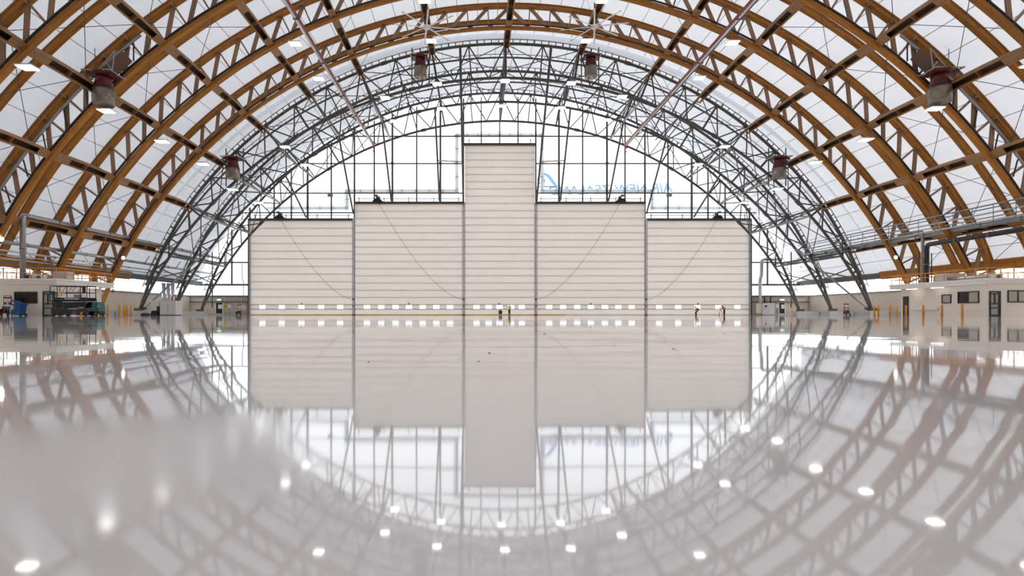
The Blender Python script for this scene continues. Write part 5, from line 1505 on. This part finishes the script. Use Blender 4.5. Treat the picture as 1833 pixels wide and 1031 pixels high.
def person(label, loc, heading, J, jacket, trousers, headgear, extra=None):
    """J: joints in metres, x = forward, y = left, z = up, origin between the feet"""
    T = thing('person', label, 'person', loc, rz=heading)
    Mw = WM[T.name]
    def V(k): return Vector(J[k])
    # body: head, trunk, limbs, hands with five fingers, one surface
    names = ['pelvis', 'waist', 'chest', 'neck', 'head', 'crown', 'l_sho', 'l_elb', 'l_wri', 'r_sho', 'r_elb', 'r_wri', 'l_hip', 'l_kne', 'l_ank', 'l_toe', 'r_hip', 'r_kne', 'r_ank', 'r_toe']
    vs = [V(n) for n in names]; ix = {n: i for i, n in enumerate(names)}
    rd = dict(pelvis=.11, waist=.10, chest=.095, neck=.052, head=.088, crown=.075, l_sho=.05, l_elb=.04, l_wri=.03, r_sho=.05, r_elb=.04, r_wri=.03,
              l_hip=.088, l_kne=.06, l_ank=.04, l_toe=.035, r_hip=.088, r_kne=.06, r_ank=.04, r_toe=.035)
    R = [rd[n] for n in names]
    E = [('pelvis', 'waist'), ('waist', 'chest'), ('chest', 'neck'), ('neck', 'head'), ('head', 'crown')]
    for s in 'lr': E += [('chest', s + '_sho'), (s + '_sho', s + '_elb'), (s + '_elb', s + '_wri'), ('pelvis', s + '_hip'), (s + '_hip', s + '_kne'), (s + '_kne', s + '_ank'), (s + '_ank', s + '_toe')]
    E = [(ix[a], ix[b]) for a, b in E]
    hd = (V('crown') - V('neck')).normalized(); face = Vector(J.get('face', (1, 0, 0))); face = (face - hd * face.dot(hd)).normalized(); side = hd.cross(face)
    def add(p, r, to):
        vs.append(p); R.append(r); E.append((to, len(vs) - 1)); return len(vs) - 1
    add(V('head') + face * .115 - hd * .005, .016, ix['head'])                     # nose
    for sg in (-1, 1): add(V('head') + side * sg * .10, .018, ix['head'])           # ears
    for s in 'lr':
        w, e = V(s + '_wri'), V(s + '_elb'); d = (w - e).normalized()
        across = d.cross(Vector((0, 0, 1)));  across = across.normalized() if across.length > .1 else Vector((0, 1, 0))
        palm = add(w + d * .07, .034, ix[s + '_wri'])
        for k, (off, ln) in enumerate(((-.03, .065), (-.01, .08), (.011, .075), (.03, .058))):
            a = add(w + d * .115 + across * off, .0095, palm)
            add(w + d * (.115 + ln) + across * off * 1.1 - Vector((0, 0, .02)), .008, a)
        a = add(w + d * .05 + across * .05 * (1 if s == 'l' else -1), .011, palm)
        add(w + d * .09 + across * .075 * (1 if s == 'l' else -1), .009, a)
    mk('body', skin_mesh(vs, E, R, 0, 'skin'), T, Mw)
    def garment(nm, names, edges, radii, mat):
        mk(nm, skin_mesh([V(n) if isinstance(n, str) else n for n in names], edges, radii, 0, mat), T, Mw)
    def mix(a, b, u): return V(a).lerp(V(b), u)
    garment('jacket', [V('pelvis') - (V('waist') - V('pelvis')) * .9, 'waist', 'chest', mix('chest', 'neck', .55), 'l_sho', 'l_elb', mix('l_elb', 'l_wri', .9), 'r_sho', 'r_elb', mix('r_elb', 'r_wri', .9)],
            [(0, 1), (1, 2), (2, 3), (2, 4), (4, 5), (5, 6), (2, 7), (7, 8), (8, 9)], [.195, .19, .19, .09, .115, .07, .052, .098, .07, .052], jacket)
    garment('trousers', [mix('pelvis', 'waist', .9), V('pelvis') - (V('waist') - V('pelvis')) * .1, mix('l_hip', 'l_kne', .3), 'l_kne', mix('l_kne', 'l_ank', 1.0), mix('r_hip', 'r_kne', .3), 'r_kne', mix('r_kne', 'r_ank', 1.0)],
            [(0, 1), (1, 2), (2, 3), (3, 4), (1, 5), (5, 6), (6, 7)], [.15, .16, .12, .095, .078, .12, .095, .078], trousers)
    for s in 'lr': garment('shoe', [s + '_ank', s + '_toe', V(s + '_toe') + (V(s + '_toe') - V(s + '_ank')) * .25], [(0, 1), (1, 2)], [.06, .052, .045], 'black')
    m = MB()
    c = V('head').lerp(V('crown'), .55)
    ring = []
    for i in range(7):
        a = math.pi / 2 * i / 6; z = .118 * math.sin(a) - .02; r = .112 * math.cos(a) + .004
        for k in range(16):
            q = 2 * math.pi * k / 16
            m.v.append(c + face * (r * math.cos(q) * 1.08) + side * (r * math.sin(q)) + hd * z)
    for i in range(6):
        for k in range(16):
            k2 = (k + 1) % 16; m.face((i * 16 + k, i * 16 + k2, i * 16 + 16 + k2, i * 16 + 16 + k), None, True)
    mk('helmet' if headgear == 'white' else 'hair', m.mesh('headgear', headgear), T, Mw)
    for nm, a, b, r, mt in (extra or []):
        rod(nm, Mw @ Vector(a), Mw @ Vector(b), r, mt, T)
    return T

stand = dict(pelvis=(0, 0, .98), waist=(.0, 0, 1.13), chest=(.03, 0, 1.34), neck=(.07, 0, 1.52), head=(.14, 0, 1.63), crown=(.17, 0, 1.72), face=(1, 0, -.5),
             l_sho=(.04, .19, 1.42), l_elb=(.10, .25, 1.16), l_wri=(.32, .12, 1.12), r_sho=(.04, -.19, 1.42), r_elb=(.10, -.25, 1.16), r_wri=(.32, -.10, 1.10),
             l_hip=(0, .10, .93), l_kne=(.02, .11, .5), l_ank=(-.01, .11, .09), l_toe=(.15, .12, .045), r_hip=(0, -.10, .93), r_kne=(.03, -.11, .5), r_ank=(.01, -.11, .09), r_toe=(.17, -.12, .045))
person('person in a yellow jacket and brown trousers standing with head bowed before the tall door', (1.5, 89.9, 0), rad(48), stand, 'hivis_yellow', 'trousers_brown', 'white')
crouch = dict(pelvis=(-.18, 0, .30), waist=(-.12, 0, .45), chest=(.04, 0, .63), neck=(.14, 0, .76), head=(.22, 0, .83), crown=(.27, 0, .92), face=(1, 0, -.7),
              l_sho=(.06, .2, .69), l_elb=(.28, .27, .52), l_wri=(.42, .12, .34), r_sho=(.06, -.2, .69), r_elb=(.28, -.27, .52), r_wri=(.42, -.12, .34),
              l_hip=(-.14, .12, .32), l_kne=(.22, .22, .46), l_ank=(.02, .17, .09), l_toe=(.18, .19, .045), r_hip=(-.14, -.12, .32), r_kne=(.22, -.22, .42), r_ank=(.0, -.17, .09), r_toe=(.16, -.19, .045))
person('person in dark clothes crouching on the floor before the tall door', (0.0, 89.9, 0), rad(75), crouch, 'dark_cloth', 'dark_cloth', 'hair',
       [('orange_band', (-.22, -.12, .52), (-.22, .12, .52), .05, 'hivis_orange'), ('orange_band', (-.02, .2, .66), (.1, .27, .56), .075, 'hivis_orange')])
half = dict(pelvis=(-.14, 0, .70), waist=(-.06, 0, .83), chest=(.06, 0, 1.02), neck=(.10, 0, 1.19), head=(.15, 0, 1.27), crown=(.18, 0, 1.36), face=(1, 0, -.3),
            l_sho=(.06, .19, 1.10), l_elb=(.10, .24, .84), l_wri=(.28, .16, .72), r_sho=(.06, -.19, 1.10), r_elb=(.10, -.24, .84), r_wri=(.28, -.16, .72),
            l_hip=(-.12, .1, .66), l_kne=(.16, .12, .42), l_ank=(-.02, .12, .09), l_toe=(.14, .13, .045), r_hip=(-.12, -.1, .66), r_kne=(.22, -.12, .40), r_ank=(.06, -.12, .09), r_toe=(.22, -.13, .045))
person('person in an orange vest and dark trousers, knees bent, before the outer right door', (31.9, 88.6, 0), rad(165), half, 'hivis_orange', 'dark_cloth', 'hair',
       [('dark_backpack', (-.22, 0, .78), (-.16, 0, 1.12), .17, 'green_cloth')])
bend_ = dict(pelvis=(-.10, 0, .92), waist=(-.06, 0, 1.06), chest=(.06, 0, 1.24), neck=(.22, 0, 1.37), head=(.32, 0, 1.43), crown=(.39, 0, 1.50), face=(1, 0, -.8),
             l_sho=(.10, .19, 1.30), l_elb=(.16, .24, 1.05), l_wri=(.40, .10, 1.06), r_sho=(.10, -.19, 1.30), r_elb=(.16, -.24, 1.05), r_wri=(.40, -.09, 1.06),
             l_hip=(-.09, .1, .87), l_kne=(-.02, .11, .48), l_ank=(-.08, .11, .09), l_toe=(.08, .12, .045), r_hip=(-.09, -.1, .87), r_kne=(.0, -.11, .48), r_ank=(-.06, -.11, .09), r_toe=(.10, -.12, .045))
person('person in an orange vest bending over a camera tripod before the outer right door', (36.35, 88.6, 0), rad(180), bend_, 'hivis_orange', 'dark_cloth', 'hair')
t = thing('camera_tripod', 'camera on a slim tripod in front of the bending person', 'tripod', (35.8, 88.6, 0))
for a in (100, 220, 340):
    ex, ey = 35.75 + .42 * math.cos(rad(a)), 88.6 + .42 * math.sin(rad(a))
    rod('tripod_leg', (ex, ey, 0), (35.78, 88.6, 1.02), .02, 'tyre', t)
rod('centre_column', (35.78, 88.6, .8), (35.78, 88.6, 1.12), .022, 'black', t)
cb = MB().box((35.78, 88.6, 1.17), (.16, .14, .12)).build('camera_body', 'black', t)
MB().lathe((35.70, 88.6, 1.17), [(.045, 0), (.05, -.1)], 12, 'X').build('camera_lens', 'black', cb)
